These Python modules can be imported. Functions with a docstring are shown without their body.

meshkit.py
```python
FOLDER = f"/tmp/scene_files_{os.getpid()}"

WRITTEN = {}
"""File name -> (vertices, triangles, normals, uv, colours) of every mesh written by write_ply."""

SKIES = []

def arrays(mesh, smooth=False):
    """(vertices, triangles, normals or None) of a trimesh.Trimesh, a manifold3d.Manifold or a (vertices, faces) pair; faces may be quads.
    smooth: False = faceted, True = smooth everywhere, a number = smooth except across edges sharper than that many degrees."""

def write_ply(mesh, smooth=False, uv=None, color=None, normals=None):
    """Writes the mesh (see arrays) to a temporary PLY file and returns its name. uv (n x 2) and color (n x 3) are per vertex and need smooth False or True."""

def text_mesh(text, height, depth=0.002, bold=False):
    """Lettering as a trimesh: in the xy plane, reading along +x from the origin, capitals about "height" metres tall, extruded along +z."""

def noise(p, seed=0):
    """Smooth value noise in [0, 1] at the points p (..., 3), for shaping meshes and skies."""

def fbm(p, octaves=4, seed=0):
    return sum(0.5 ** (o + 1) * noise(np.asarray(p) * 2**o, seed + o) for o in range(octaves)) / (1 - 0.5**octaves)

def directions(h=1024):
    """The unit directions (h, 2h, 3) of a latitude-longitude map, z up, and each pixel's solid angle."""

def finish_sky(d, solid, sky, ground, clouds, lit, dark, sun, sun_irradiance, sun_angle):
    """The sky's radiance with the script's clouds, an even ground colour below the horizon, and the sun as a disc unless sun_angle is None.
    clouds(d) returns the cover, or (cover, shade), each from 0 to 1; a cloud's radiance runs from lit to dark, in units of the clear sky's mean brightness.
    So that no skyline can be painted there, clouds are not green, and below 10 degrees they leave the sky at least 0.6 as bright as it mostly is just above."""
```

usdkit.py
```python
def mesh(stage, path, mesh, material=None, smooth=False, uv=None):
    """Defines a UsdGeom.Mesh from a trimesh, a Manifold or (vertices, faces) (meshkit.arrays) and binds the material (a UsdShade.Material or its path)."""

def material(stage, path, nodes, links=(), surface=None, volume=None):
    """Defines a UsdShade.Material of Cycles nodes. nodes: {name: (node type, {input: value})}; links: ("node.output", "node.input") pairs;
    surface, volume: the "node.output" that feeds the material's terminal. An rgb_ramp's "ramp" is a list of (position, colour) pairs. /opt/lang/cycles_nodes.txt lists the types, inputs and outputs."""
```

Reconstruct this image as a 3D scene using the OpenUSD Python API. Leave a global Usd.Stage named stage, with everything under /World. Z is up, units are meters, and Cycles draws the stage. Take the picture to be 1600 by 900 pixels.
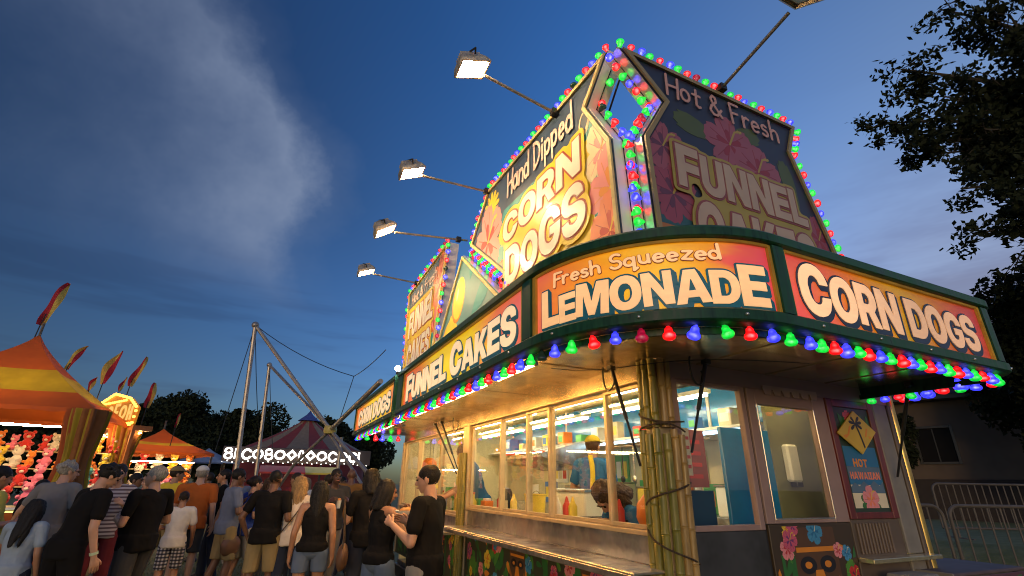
import sys, math, random, glob
sys.path.insert(0, '/opt/lang')
import numpy as np, trimesh, usdkit, meshkit
import manifold3d as m3
from manifold3d import Manifold, OpType
from shapely.geometry import Polygon, MultiPolygon, LineString, Point, box as sbox
from shapely import affinity
from shapely.ops import unary_union
from pxr import Usd, UsdGeom, UsdLux, UsdShade, Gf, Sdf, Vt

PI = math.pi
rng = np.random.default_rng(11)
stage = Usd.Stage.CreateInMemory()
UsdGeom.SetStageUpAxis(stage, UsdGeom.Tokens.z)
UsdGeom.Xform.Define(stage, '/World')
UsdGeom.Scope.Define(stage, '/World/Looks')

# ------------------------------------------------------------------ camera
F_PX, PITCH, ROLL, HEAD = 761.5, .3830, .016, .438
EYE = np.array([-2.112, -2.372, 1.62])
cam = UsdGeom.Camera.Define(stage, '/World/camera')
_fw = np.array([math.sin(HEAD) * math.cos(PITCH), math.cos(HEAD) * math.cos(PITCH), math.sin(PITCH)])
_rt = np.array([math.cos(HEAD), -math.sin(HEAD), 0.0])
_up = np.cross(_rt, _fw)
_r2, _u2 = _rt * math.cos(ROLL) + _up * math.sin(ROLL), -_rt * math.sin(ROLL) + _up * math.cos(ROLL)
cam.CreateHorizontalApertureAttr(36.0)
cam.CreateFocalLengthAttr(36.0 * F_PX / 1600)
cam.CreateClippingRangeAttr((0.05, 2000.0))
cam.CreateExposureAttr(0.0)
cam.AddTransformOp().Set(Gf.Matrix4d(*map(float, (*_r2, 0, *_u2, 0, *(-_fw), 0, *EYE, 1))))

# ------------------------------------------------------------------ sky
SUN_EL, SUN_ROT = 0.10, -2.42
dome = UsdLux.DomeLight.Define(stage, '/World/sky')
SK = {
    't': ('texture_coordinate', {}),
    'sky': ('sky_texture', {'sky_type': 'single_scattering', 'sun_disc': False, 'sun_elevation': SUN_EL, 'sun_rotation': SUN_ROT}),
    # dusk: the light leaves the sky from one side to the other, and the horizon loses its gold
    'side': ('vector_math', {'math_type': 'dot_product', 'vector2': (.80, -.55, .22)}),
    'sider': ('map_range', {'from_min': -.75, 'from_max': .75, 'to_min': 0, 'to_max': 1, 'clamp': True}),
    'sidec': ('rgb_ramp', {'ramp': [(0, (.17, .25, .44)), (.28, (.26, .41, .76)), (.45, (.35, .62, 1.18)), (.62, (.52, .92, 1.74)), (.8, (.95, 1.20, 1.86)), (1, (1.35, 1.45, 1.9))]}),
    'mul': ('mix', {'mix_type': 'multiply', 'fac': 1.0}),
    'xyz': ('separate_xyz', {}),
    'low': ('rgb_ramp', {'ramp': [(0, (1.15, 1.06, 1.16)), (.10, (1.22, 1.20, 1.26)), (.26, (1.22, 1.22, 1.24)), (.5, (1.12, 1.08, 1.04)), (1, (1.0, 1.0, 1.0))]}),
    'mul2': ('mix', {'mix_type': 'multiply', 'fac': 1.0}), 'sat': ('hsv', {'hue': .502, 'saturation': 1.06, 'value': 1.08}),
    # one tall bank of cloud, crisp on its right edge and thinning away to the left
    'nz': ('noise_texture', {'scale': 3.2, 'detail': 7, 'roughness': .62}),
    'nzo': ('map_range', {'from_min': .3, 'from_max': .7, 'to_min': -.062, 'to_max': .062}),
    'across': ('vector_math', {'math_type': 'dot_product', 'vector2': (.938, -.116, .326)}),
    'along': ('vector_math', {'math_type': 'dot_product', 'vector2': (.0, .0, 1.0)}),
    'al2': ('map_range', {'range_type': 'smoothstep', 'from_min': .26, 'from_max': .44, 'to_min': 0, 'to_max': 1, 'clamp': True}),
    'al3': ('map_range', {'range_type': 'smoothstep', 'from_min': .58, 'from_max': .82, 'to_min': 1, 'to_max': 0, 'clamp': True}),
    'bulgec': ('rgb_ramp', {'ramp': [(0, (.07,) * 3), (.40, (.07,) * 3), (.50, (.14,) * 3), (.56, (.16,) * 3), (.62, (.09,) * 3), (.72, (.05,) * 3), (1, (.05,) * 3)]}), 'bulge': ('math', {'math_type': 'subtract', 'value2': .10}),
    'ac2': ('math', {'math_type': 'add'}),
    'ac3': ('math', {'math_type': 'subtract'}),
    'acr': ('rgb_ramp', {'ramp': [(0, (0, 0, 0)), (.14, (.05,) * 3), (.28, (.22,) * 3), (.38, (.50,) * 3), (.45, (.80,) * 3), (.485, (.92,) * 3), (.515, (.55,) * 3), (.55, (.16,) * 3), (.62, (0,) * 3), (1, (0,) * 3)]}),
    'acm': ('map_range', {'from_min': -.5, 'from_max': .5, 'to_min': 0, 'to_max': 1, 'clamp': True}),
    'c1': ('math', {'math_type': 'multiply'}),
    'c2': ('math', {'math_type': 'multiply'}),
    'nz3': ('noise_texture', {'scale': 9, 'detail': 4, 'roughness': .6}),
    'nz3r': ('map_range', {'from_min': .3, 'from_max': .7, 'to_min': .72, 'to_max': 1.1}),
    'c3': ('math', {'math_type': 'multiply'}),
    'cm': ('math', {'math_type': 'multiply', 'value2': .72}),
    'mixc': ('mix', {'color2': (1.65, 2.05, 2.95)}),
    # long flat streaks low over the horizon
    'map': ('mapping', {'scale': (1.6, 1.6, 13.0)}),
    'nz2': ('noise_texture', {'scale': 1.7, 'detail': 5, 'roughness': .55}),
    'st': ('map_range', {'range_type': 'smoothstep', 'from_min': .44, 'from_max': .62, 'to_min': 0, 'to_max': 1, 'clamp': True}),
    'stz': ('rgb_ramp', {'ramp': [(0, (.9,) * 3), (.17, (1,) * 3), (.30, (.75,) * 3), (.40, (0,) * 3), (1, (0,) * 3)]}),
    's1': ('math', {'math_type': 'multiply'}),
    's2': ('math', {'math_type': 'multiply', 'value2': .42}),
    'mixs': ('mix', {'mix_type': 'multiply', 'color2': (.60, .48, .52)}),
    # the paler, lavender side of the sky, with ragged streaks
    'rz': ('rgb_ramp', {'ramp': [(0, (1,) * 3), (.20, (1,) * 3), (.36, (.62,) * 3), (.55, (.10,) * 3), (.7, (0,) * 3), (1, (0,) * 3)]}),
    'rs': ('map_range', {'range_type': 'smoothstep', 'from_min': .18, 'from_max': .62, 'to_min': 0, 'to_max': .85, 'clamp': True}), 'rm': ('math', {'math_type': 'multiply'}), 'mixr': ('mix', {'color2': (1.85, 1.72, 2.10)}),
    'map4': ('mapping', {'scale': (1.3, 1.3, 6.5), 'location': (.7, .2, .4)}), 'nz4': ('noise_texture', {'scale': 1.9, 'detail': 6, 'roughness': .6}), 'st4': ('map_range', {'range_type': 'smoothstep', 'from_min': .43, 'from_max': .60, 'to_min': 0, 'to_max': .75, 'clamp': True}),
    's4': ('math', {'math_type': 'multiply'}), 'mixs4': ('mix', {'mix_type': 'multiply', 'color2': (.55, .50, .58)}),
    'b': ('background_shader', {'strength': .15}),
}
SL = [('t.generated', 'side.vector1'), ('side.value', 'sider.value'), ('sider.result', 'sidec.fac'), ('sky.color', 'mul.color1'), ('sidec.color', 'mul.color2'),
      ('t.generated', 'xyz.vector'), ('xyz.z', 'low.fac'), ('mul.color', 'mul2.color1'), ('low.color', 'mul2.color2'),
      ('t.generated', 'nz.vector'), ('nz.fac', 'nzo.value'), ('t.generated', 'across.vector1'), ('t.generated', 'along.vector1'),
      ('along.value', 'al2.value'), ('along.value', 'al3.value'), ('along.value', 'bulgec.fac'), ('bulgec.color', 'bulge.value1'), ('across.value', 'ac2.value1'), ('nzo.result', 'ac2.value2'),
      ('ac2.value', 'ac3.value1'), ('bulge.value', 'ac3.value2'), ('ac3.value', 'acm.value'), ('acm.result', 'acr.fac'), ('acr.color', 'c1.value1'), ('al2.result', 'c1.value2'),
      ('c1.value', 'c2.value1'), ('al3.result', 'c2.value2'), ('t.generated', 'nz3.vector'), ('nz3.fac', 'nz3r.value'), ('c2.value', 'c3.value1'), ('nz3r.result', 'c3.value2'), ('c3.value', 'cm.value1'), ('cm.value', 'mixc.fac'), ('mul2.color', 'sat.color'), ('sat.color', 'mixc.color1'),
      ('t.generated', 'map.vector'), ('map.vector', 'nz2.vector'), ('nz2.fac', 'st.value'), ('xyz.z', 'stz.fac'), ('st.result', 's1.value1'), ('stz.color', 's1.value2'),
      ('s1.value', 's2.value1'), ('s2.value', 'mixs.fac'), ('mixc.color', 'mixs.color1'), ('xyz.z', 'rz.fac'), ('side.value', 'rs.value'), ('rz.color', 'rm.value1'), ('rs.result', 'rm.value2'), ('rm.value', 'mixr.fac'), ('mixs.color', 'mixr.color1'), ('t.generated', 'map4.vector'), ('map4.vector', 'nz4.vector'), ('nz4.fac', 'st4.value'), ('st4.result', 's4.value1'), ('rm.value', 's4.value2'), ('s4.value', 'mixs4.fac'), ('mixr.color', 'mixs4.color1'), ('mixs4.color', 'b.color')]
skym = usdkit.material(stage, '/World/Looks/dusk_sky', SK, SL, surface='b.background')
UsdShade.MaterialBindingAPI.Apply(dome.GetPrim()).Bind(skym)
dome.GetPrim().SetCustomDataByKey('kind', 'structure')

# low, soft, amber light standing in for the midway booths behind the camera
booth_glow = UsdLux.DistantLight.Define(stage, '/World/booth_glow')
booth_glow.CreateNormalizeAttr(True) if hasattr(booth_glow, 'CreateNormalizeAttr') else booth_glow.CreateInput('normalize', Sdf.ValueTypeNames.Bool).Set(True)
booth_glow.CreateIntensityAttr(0.17)
booth_glow.CreateAngleAttr(16.0)
booth_glow.CreateColorAttr(Gf.Vec3f(1, .55, .22))
_sd = np.array([math.sin(SUN_ROT) * math.cos(SUN_EL), math.cos(SUN_ROT) * math.cos(SUN_EL), math.sin(SUN_EL)])
_sx = np.cross([0, 0, 1.0], _sd); _sx /= np.linalg.norm(_sx); _sy = np.cross(_sd, _sx)
booth_glow.AddTransformOp().Set(Gf.Matrix4d(*map(float, (*_sx, 0, *_sy, 0, *_sd, 0, 0, 0, 20, 1))))

# ------------------------------------------------------------------ helpers: prims
_taken = {}
def _free(parent, name):
    k = (parent, name)
    n = _taken.get(k, 0); _taken[k] = n + 1
    return name if n == 0 else f'{name}_{n:03d}'

def tag(prim, label=None, cat=None, group=None, kind=None):
    p = prim.GetPrim() if hasattr(prim, 'GetPrim') else prim
    for k, v in (('label', label), ('category', cat), ('group', group), ('kind', kind)):
        if v: p.SetCustomDataByKey(k, v)
    return p

def thing(name, label, cat, loc=(0, 0, 0), rz=0.0, group=None, scale=None):
    path = '/World/' + _free('/World', name)
    x = UsdGeom.Xform.Define(stage, path)
    if any(loc): x.AddTranslateOp().Set(Gf.Vec3d(*map(float, loc)))
    if rz: x.AddRotateZOp().Set(float(math.degrees(rz)))
    if scale: x.AddScaleOp().Set(Gf.Vec3f(*map(float, scale)))
    return tag(x, label, cat, group)

def copy_of(src, label, cat, loc, rz=0.0, group=None, scale=None, tilt=None):
    path = '/World/' + _free('/World', src.GetName())
    x = UsdGeom.Xform.Define(stage, path)
    x.GetPrim().GetReferences().AddInternalReference(src.GetPath())
    x.ClearXformOpOrder()
    ops = x.GetPrim()
    M = np.eye(4)
    T = trimesh.transformations
    M = T.translation_matrix(loc) @ T.rotation_matrix(rz, [0, 0, 1])
    if tilt: M = M @ T.rotation_matrix(tilt, [1, 0, 0])
    if scale: M = M @ np.diag([*scale, 1.0])
    x.AddTransformOp(opSuffix='place').Set(Gf.Matrix4d(*M.T.ravel().tolist()))
    x.SetXformOpOrder([o for o in x.GetOrderedXformOps() if 'place' in o.GetOpName()])
    x.GetPrim().SetInstanceable(True)
    return tag(x, label, cat, group)

def part(parent, name, mesh, m, smooth=35, label=None, uv=None, kind=None):
    pp = str(parent.GetPath())
    path = pp + '/' + _free(pp, name)
    o = usdkit.mesh(stage, path, mesh, m, smooth=(False if uv is not None and smooth not in (True, False) else smooth), uv=uv).GetPrim()
    if label or kind: tag(o, label, kind=kind)
    return o

def struct(name, mesh, m, smooth=False, kind='structure', label=None, cat=None):
    path = '/World/' + _free('/World', name)
    o = usdkit.mesh(stage, path, mesh, m, smooth=smooth).GetPrim()
    return tag(o, label, cat, kind=kind)

def solo(name, mesh, m, label, cat, group=None, smooth=35):
    path = '/World/' + _free('/World', name)
    return tag(usdkit.mesh(stage, path, mesh, m, smooth=smooth).GetPrim(), label, cat, group)

# ------------------------------------------------------------------ helpers: meshes
cat_ = trimesh.util.concatenate
def tm(man):
    k = man.to_mesh()
    return trimesh.Trimesh(np.array(k.vert_properties[:, :3]), np.array(k.tri_verts), process=False)

def bx(a, b, bev=0.006):
    a, b = np.minimum(a, b).astype(float), np.maximum(a, b).astype(float)
    bev = min(bev, .45 * (b - a).min())
    if bev <= 0: return trimesh.creation.box(bounds=[a, b])
    P = []
    for i in range(3):
        lo, hi = a + bev, b - bev
        lo[i], hi[i] = a[i], b[i]
        P += [[x, y, z] for x in (lo[0], hi[0]) for y in (lo[1], hi[1]) for z in (lo[2], hi[2])]
    return tm(Manifold.hull_points(np.array(P)))

def tube(pts, r, n=8, cap=True):
    p = np.asarray(pts, float)
    r = np.broadcast_to(np.asarray(r, float), (len(p),))
    t = np.gradient(p, axis=0); t /= np.linalg.norm(t, axis=1, keepdims=True) + 1e-12
    ref = np.array([0, 0, 1.0]) if abs(t[0][2]) < .9 else np.array([1.0, 0, 0])
    a = np.cross(t[0], ref); a /= np.linalg.norm(a)
    V = []
    ang = np.arange(n) * 2 * PI / n
    for i in range(len(p)):
        a = a - t[i] * (a @ t[i]); a /= np.linalg.norm(a) + 1e-12
        b = np.cross(t[i], a)
        V.append(p[i] + r[i] * (np.cos(ang)[:, None] * a + np.sin(ang)[:, None] * b))
    V = np.vstack(V); F = []
    for i in range(len(p) - 1):
        for j in range(n):
            q = [i * n + j, i * n + (j + 1) % n, (i + 1) * n + (j + 1) % n, (i + 1) * n + j]
            F += [[q[0], q[1], q[2]], [q[0], q[2], q[3]]]
    if cap:
        V = np.vstack([V, p[0], p[-1]]); c0, c1 = len(V) - 2, len(V) - 1; e = (len(p) - 1) * n
        for j in range(n):
            F.append([c0, (j + 1) % n, j]); F.append([c1, e + j, e + (j + 1) % n])
    return trimesh.Trimesh(V, np.array(F), process=False)

def curve(pts, n=24):
    from scipy.interpolate import CubicSpline
    p = np.asarray(pts, float); d = np.r_[0, np.cumsum(np.linalg.norm(np.diff(p, axis=0), axis=1))]
    return CubicSpline(d, p)(np.linspace(0, d[-1], n))

def lathe(profile, n=16):
    return trimesh.creation.revolve(np.asarray(profile, float), sections=n)

def frame_to(z, origin=(0, 0, 0), up=(0, 0, 1)):
    """4x4 that takes +z to the direction z at origin"""
    z = np.asarray(z, float); z = z / np.linalg.norm(z)
    u = np.asarray(up, float)
    if abs(u @ z) > .98: u = np.array([1.0, 0, 0])
    x = np.cross(u, z); x /= np.linalg.norm(x); y = np.cross(z, x)
    M = np.eye(4); M[:3, 0], M[:3, 1], M[:3, 2], M[:3, 3] = x, y, z, origin
    return M

def moved(mesh, M):
    m = mesh.copy(); m.apply_transform(M); return m

def polys(g):
    if g.is_empty: return []
    if g.geom_type == 'Polygon': return [g]
    return [x for x in getattr(g, 'geoms', []) if x.geom_type == 'Polygon' and x.area > 1e-7]

def extr(g, depth, maxedge=None):
    L = []
    for p in polys(g):
        p = p.simplify(.0006)
        if p.is_empty or p.area < 1e-6: continue
        L.append(trimesh.creation.extrude_polygon(p, depth, engine='earcut'))
    if not L: return None
    m = cat_(L)
    if maxedge:
        v, f = trimesh.remesh.subdivide_to_size(m.vertices, m.faces, maxedge, max_iter=12)
        m = trimesh.Trimesh(v, f, process=False)
    return m

def plane_map(O, U, V, N):
    O, U, V, N = (np.asarray(x, float) for x in (O, U, V, N))
    return lambda p: O + p[:, :1] * U + p[:, 1:2] * V + p[:, 2:3] * N

def flat(g, mp, w0, w1, maxedge=None):
    """the shapely shape g, extruded from w0 to w1 and laid out by the map mp(u, v, w)"""
    m = extr(g, w1 - w0, maxedge)
    if m is None: return None
    p = m.vertices.copy(); p[:, 2] += w0
    v = mp(p)
    m2 = trimesh.Trimesh(v, m.faces, process=False)
    if len(v) and m2.is_watertight and m2.volume < 0: m2.invert()
    return m2

# ------------------------------------------------------------------ helpers: lettering
from PIL import Image, ImageDraw, ImageFont
_FONT = ImageFont.truetype(glob.glob('/opt/blender-*/*/datafiles/fonts/Inter.woff2')[0], 160)
_FONT.set_variation_by_axes([32, 860])
_gl = {}
def glyph(ch):
    """heavy capital, baseline at 0, caps 1 high, left edge at 0 -> (shape, advance)"""
    if ch in _gl: return _gl[ch]
    x0, y0, x1, y1 = _FONT.getbbox(ch, anchor='ls')
    im = Image.new('L', (x1 - x0 + 8, y1 - y0 + 8))
    ImageDraw.Draw(im).text((4 - x0, 4 - y0), ch, 255, _FONT, anchor='ls')
    on = np.pad(np.asarray(im) > 127, ((0, 0), (1, 1))).astype(np.int8)
    rows, st = np.nonzero(np.diff(on, axis=1) == 1); en = np.nonzero(np.diff(on, axis=1) == -1)[1]
    sh = unary_union([sbox(a, -r - 1, b, -r) for a, b, r in zip(st, en, rows)]).buffer(1.2).buffer(-1.2).simplify(.9)
    s = 1 / (160 * .727)
    sh = affinity.affine_transform(sh, [s, 0, 0, s, 0, (4 - y0) * s])
    b = sh.bounds
    sh = affinity.translate(sh, -b[0], 0)
    _gl[ch] = (sh, b[2] - b[0])
    return _gl[ch]

def words(text, x0, x1, y0, y1, jitter=0.0, gap=.06, rise=0.0, seed=1, space=.35, grow=None, arc=0.0):
    """chunky lettering that fills x0..x1, y0..y1; each letter a little different in size and tilt, as sign painters do"""
    r = np.random.default_rng(seed)
    L, x = [], 0.0
    for i, ch in enumerate(text):
        if ch == ' ': x += space; continue
        g, w = glyph(ch)
        k = (grow[i] if grow else 1.0) * (1 + jitter * .35 * r.uniform(-1, 1))
        g = affinity.scale(g, k, k, origin=(0, 0))
        g = affinity.rotate(g, jitter * 30 * r.uniform(-1, 1), origin='center')
        g = affinity.translate(g, x, jitter * .16 * r.uniform(-1, 1))
        L.append(g); x += w * k + gap
    allg = unary_union(L) if L else Polygon()
    b = allg.bounds
    sx, sy = (x1 - x0) / (b[2] - b[0]), (y1 - y0) / (b[3] - b[1])
    out = []
    for g in L:
        g = affinity.affine_transform(g, [sx, 0, 0, sy, x0 - b[0] * sx, y0 - b[1] * sy])
        c = g.centroid.x; t = (c - x0) / (x1 - x0)
        g = affinity.translate(g, 0, rise * t + arc * 4 * t * (1 - t))
        out.append(g)
    return out

def _arc(cx, cy, rx, ry, a0, a1, n=12):
    t = np.radians(np.linspace(a0, a1, n)); return [(cx + rx * math.cos(a), cy + ry * math.sin(a)) for a in t]
STROKES = {   # single-stroke hand lettering, x height .55, caps 1
    'H': (.62, [[(.05, 0), (.02, 1)], [(.58, 0), (.6, 1)], [(.03, .48), (.6, .54)]]),
    'D': (.66, [[(.08, 0), (.06, 1)], [(.02, 1)] + _arc(.08, .5, .56, .5, 90, -90) + [(.04, 0)]]),
    'F': (.52, [[(.06, 0), (.04, 1), (.52, .98)], [(.05, .52), (.42, .54)]]),
    'S': (.55, [_arc(.28, .74, .24, .25, 40, 250) + _arc(.28, .26, .25, .26, 80, -150)]),
    'a': (.5, [_arc(.24, .27, .22, .27, 40, 400), [(.47, .55), (.48, .05), (.54, 0)]]),
    'n': (.5, [[(.05, 0), (.05, .55)], [(.05, .35)] + _arc(.26, .33, .2, .22, 170, 0) + [(.47, 0)]]),
    'd': (.52, [_arc(.24, .27, .22, .27, 0, 360), [(.47, 1.0), (.48, 0)]]),
    'i': (.16, [[(.08, 0), (.07, .55)], [(.07, .76), (.08, .8)]]),
    'p': (.52, [[(.06, -.35), (.05, .55)], _arc(.27, .28, .22, .26, 180, -180)]),
    'e': (.5, [[(.04, .27), (.45, .31)] + _arc(.25, .28, .21, .27, 10, 310)]),
    'o': (.5, [_arc(.25, .28, .22, .28, 0, 360)]),
    't': (.4, [[(.18, .85), (.18, .08), (.3, 0), (.38, .04)], [(.0, .56), (.38, .58)]]),
    'r': (.4, [[(.06, 0), (.05, .55)], [(.06, .32), (.14, .48), (.26, .56), (.38, .5)]]),
    's': (.4, [_arc(.2, .42, .15, .13, 30, 260, 8) + _arc(.2, .14, .17, .15, 80, -150, 8)]),
    'h': (.5, [[(.05, 0), (.04, 1)], [(.05, .35)] + _arc(.26, .33, .2, .22, 170, 0) + [(.47, 0)]]),
    'q': (.55, [_arc(.24, .27, .22, .27, 0, 360), [(.46, .55), (.47, -.35), (.6, -.22)]]),
    'u': (.5, [[(.05, .55), (.06, .2)] + _arc(.25, .2, .19, .2, 180, 360, 8) + [(.45, .55)], [(.45, .3), (.47, 0)]]),
    'z': (.46, [[(.04, .54), (.42, .55), (.04, .02), (.44, .0)]]),
    '&': (.7, [[(.66, .36), (.40, .02), (.2, 0), (.04, .2), (.12, .42), (.42, .7), (.4, .92), (.26, .98), (.14, .82), (.24, .56), (.64, 0)]]),
}
def script_text(text, x0, x1, y0, y1, w=.05, rise=0.0, space=.38, gap=.13, seed=3):
    r = np.random.default_rng(seed); L, x = [], 0.0
    for ch in text:
        if ch == ' ': x += space; continue
        wd, st = STROKES[ch]
        g = unary_union([LineString(s).buffer(w, quad_segs=4) for s in st])
        L.append(affinity.translate(affinity.rotate(g, r.uniform(-4, 4), origin=(0, 0)), x, r.uniform(-.04, .04))); x += wd + gap
    xs = x - gap
    out = []
    for g in L:
        g = affinity.affine_transform(g, [(x1 - x0) / xs, 0, 0, (y1 - y0), x0, y0])
        out.append(affinity.translate(g, 0, rise * (g.centroid.x - x0) / (x1 - x0)))
    return out

# ------------------------------------------------------------------ helpers: materials
def mat(name, col, rough=.5, metal=0.0, var=.14, scale=7.0, bump=0.0, bscale=40.0, emit=0.0, ecol=None, coat=0.0, spec=.5, trans=0.0, alt=None, stretch=None, rvar=0.0, sheen=0.0):
    """principled with a noise-broken colour (and, if asked, relief)"""
    c = np.asarray(col, float)
    lo, hi = np.clip(c * (1 - var), 0, 1), np.clip(c * (1 + var), 0, 1)
    if alt is not None: hi = np.asarray(alt, float)
    N = {'t': ('texture_coordinate', {}), 'n': ('noise_texture', {'scale': scale, 'detail': 4, 'roughness': .6}),
         'r': ('rgb_ramp', {'ramp': [(.3, tuple(lo)), (.7, tuple(hi))]}),
         'p': ('principled_bsdf', {'roughness': rough, 'metallic': metal, 'coat_weight': coat, 'specular_ior_level': spec, 'sheen_weight': sheen})}
    K = [('n.fac', 'r.fac'), ('r.color', 'p.base_color')]
    if stretch:
        N['mp'] = ('mapping', {'scale': stretch}); K += [('t.object', 'mp.vector'), ('mp.vector', 'n.vector')]
    else: K.append(('t.object', 'n.vector'))
    if emit:
        N['p'][1]['emission_strength'] = emit
        if ecol is None: K.append(('r.color', 'p.emission_color'))
        else: N['p'][1]['emission_color'] = ecol
    if rvar:
        N['rr'] = ('map_range', {'from_min': .3, 'from_max': .7, 'to_min': max(.02, rough - rvar), 'to_max': rough + rvar}); K += [('n.fac', 'rr.value'), ('rr.result', 'p.roughness')]
    if bump:
        N['bn'] = ('noise_texture', {'scale': bscale, 'detail': 3}); N['b'] = ('bump', {'strength': bump, 'distance': .02})
        K += [('t.object', 'bn.vector'), ('bn.fac', 'b.height'), ('b.normal', 'p.normal')]
    out = 'p.BSDF'
    if trans:
        N['tl'] = ('translucent_bsdf', {}); N['mx'] = ('mix_closure', {'fac': trans}); K += [('r.color', 'tl.color'), ('p.BSDF', 'mx.closure1'), ('tl.BSDF', 'mx.closure2')]; out = 'mx.closure'
    return usdkit.material(stage, '/World/Looks/' + name, N, K, surface=out)

def lamp_mat(name, col, strength):
    return usdkit.material(stage, '/World/Looks/' + name, {'e': ('emission', {'color': col, 'strength': strength})}, [], surface='e.emission')

def grad_mat(name, stops, glow=None, strength=1.0, rough=.35, vshade=(1.0, 1.0, 1.0)):
    """translucent sign face: colours run along u; the light behind it (glow) varies along u too"""
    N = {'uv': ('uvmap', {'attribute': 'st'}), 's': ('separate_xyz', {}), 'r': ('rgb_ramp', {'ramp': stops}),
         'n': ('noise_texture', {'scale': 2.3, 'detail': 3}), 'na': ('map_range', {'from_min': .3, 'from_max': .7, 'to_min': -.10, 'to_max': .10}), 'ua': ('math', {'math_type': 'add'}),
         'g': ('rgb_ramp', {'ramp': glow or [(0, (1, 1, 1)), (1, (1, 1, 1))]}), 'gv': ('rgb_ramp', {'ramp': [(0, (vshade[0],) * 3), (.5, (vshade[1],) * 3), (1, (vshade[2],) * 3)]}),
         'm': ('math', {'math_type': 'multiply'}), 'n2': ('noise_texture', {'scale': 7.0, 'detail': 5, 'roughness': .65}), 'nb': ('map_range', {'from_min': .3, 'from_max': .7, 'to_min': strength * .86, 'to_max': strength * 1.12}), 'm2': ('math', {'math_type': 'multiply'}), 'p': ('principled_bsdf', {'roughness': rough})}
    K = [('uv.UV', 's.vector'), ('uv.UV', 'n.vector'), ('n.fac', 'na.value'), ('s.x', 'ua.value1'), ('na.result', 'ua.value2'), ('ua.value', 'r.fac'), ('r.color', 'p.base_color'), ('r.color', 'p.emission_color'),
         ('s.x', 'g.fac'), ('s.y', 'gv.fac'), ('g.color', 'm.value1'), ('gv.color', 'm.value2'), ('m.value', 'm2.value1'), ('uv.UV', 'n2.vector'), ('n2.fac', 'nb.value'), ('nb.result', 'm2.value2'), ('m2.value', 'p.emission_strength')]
    return usdkit.material(stage, '/World/Looks/' + name, N, K, surface='p.BSDF')
# ================================================================== materials
GREEN = mat('dark_green_paint', (.008, .050, .022), rough=.45, var=.55, scale=5, stretch=(7, 7, 1.2), spec=.3, rvar=.15)
STEEL = mat('brushed_steel', (.62, .58, .52), rough=.24, metal=.9, var=.08, scale=3, rvar=.07, bump=.03, bscale=4)
STEELW = mat('warm_steel_sheet', (.74, .60, .38), rough=.20, metal=.85, var=.05, scale=2.0, rvar=.06)
POLISH = mat('polished_sheet', (.80, .74, .70), rough=.16, metal=.55, var=.05, scale=3)
ALU = mat('window_aluminium', (.52, .40, .24), rough=.38, metal=.45, var=.1, scale=9)
CREAM = mat('cream_wall', (.76, .66, .40), rough=.5, var=.08, scale=3)
WHITE = mat('white_plastic', (.78, .75, .66), rough=.35, var=.05)
BLUE = mat('blue_wall_panel', (.008, .19, .46), rough=.30, var=.22, scale=3, coat=.3)
OLIVE = mat('olive_board', (.20, .19, .085), rough=.55, var=.18, scale=2)
ROSE = mat('rose_beige_paint', (.32, .20, .165), rough=.45, var=.12, scale=4)
DARKST = mat('dark_steel_panel', (.09, .085, .085), rough=.34, metal=.6, var=.3, scale=2.5, rvar=.1)
BLACK = mat('black_paint', (.012, .011, .011), rough=.4, var=.3)
RUBBER = mat('black_rubber', (.015, .014, .014), rough=.7, var=.3)
DRED = mat('dark_red_wood', (.13, .018, .016), rough=.4, var=.35, scale=5, stretch=(6, 6, 1))
GOLD = mat('gold_anodised', (.55, .38, .12), rough=.30, metal=.8, var=.2, scale=6)
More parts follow.
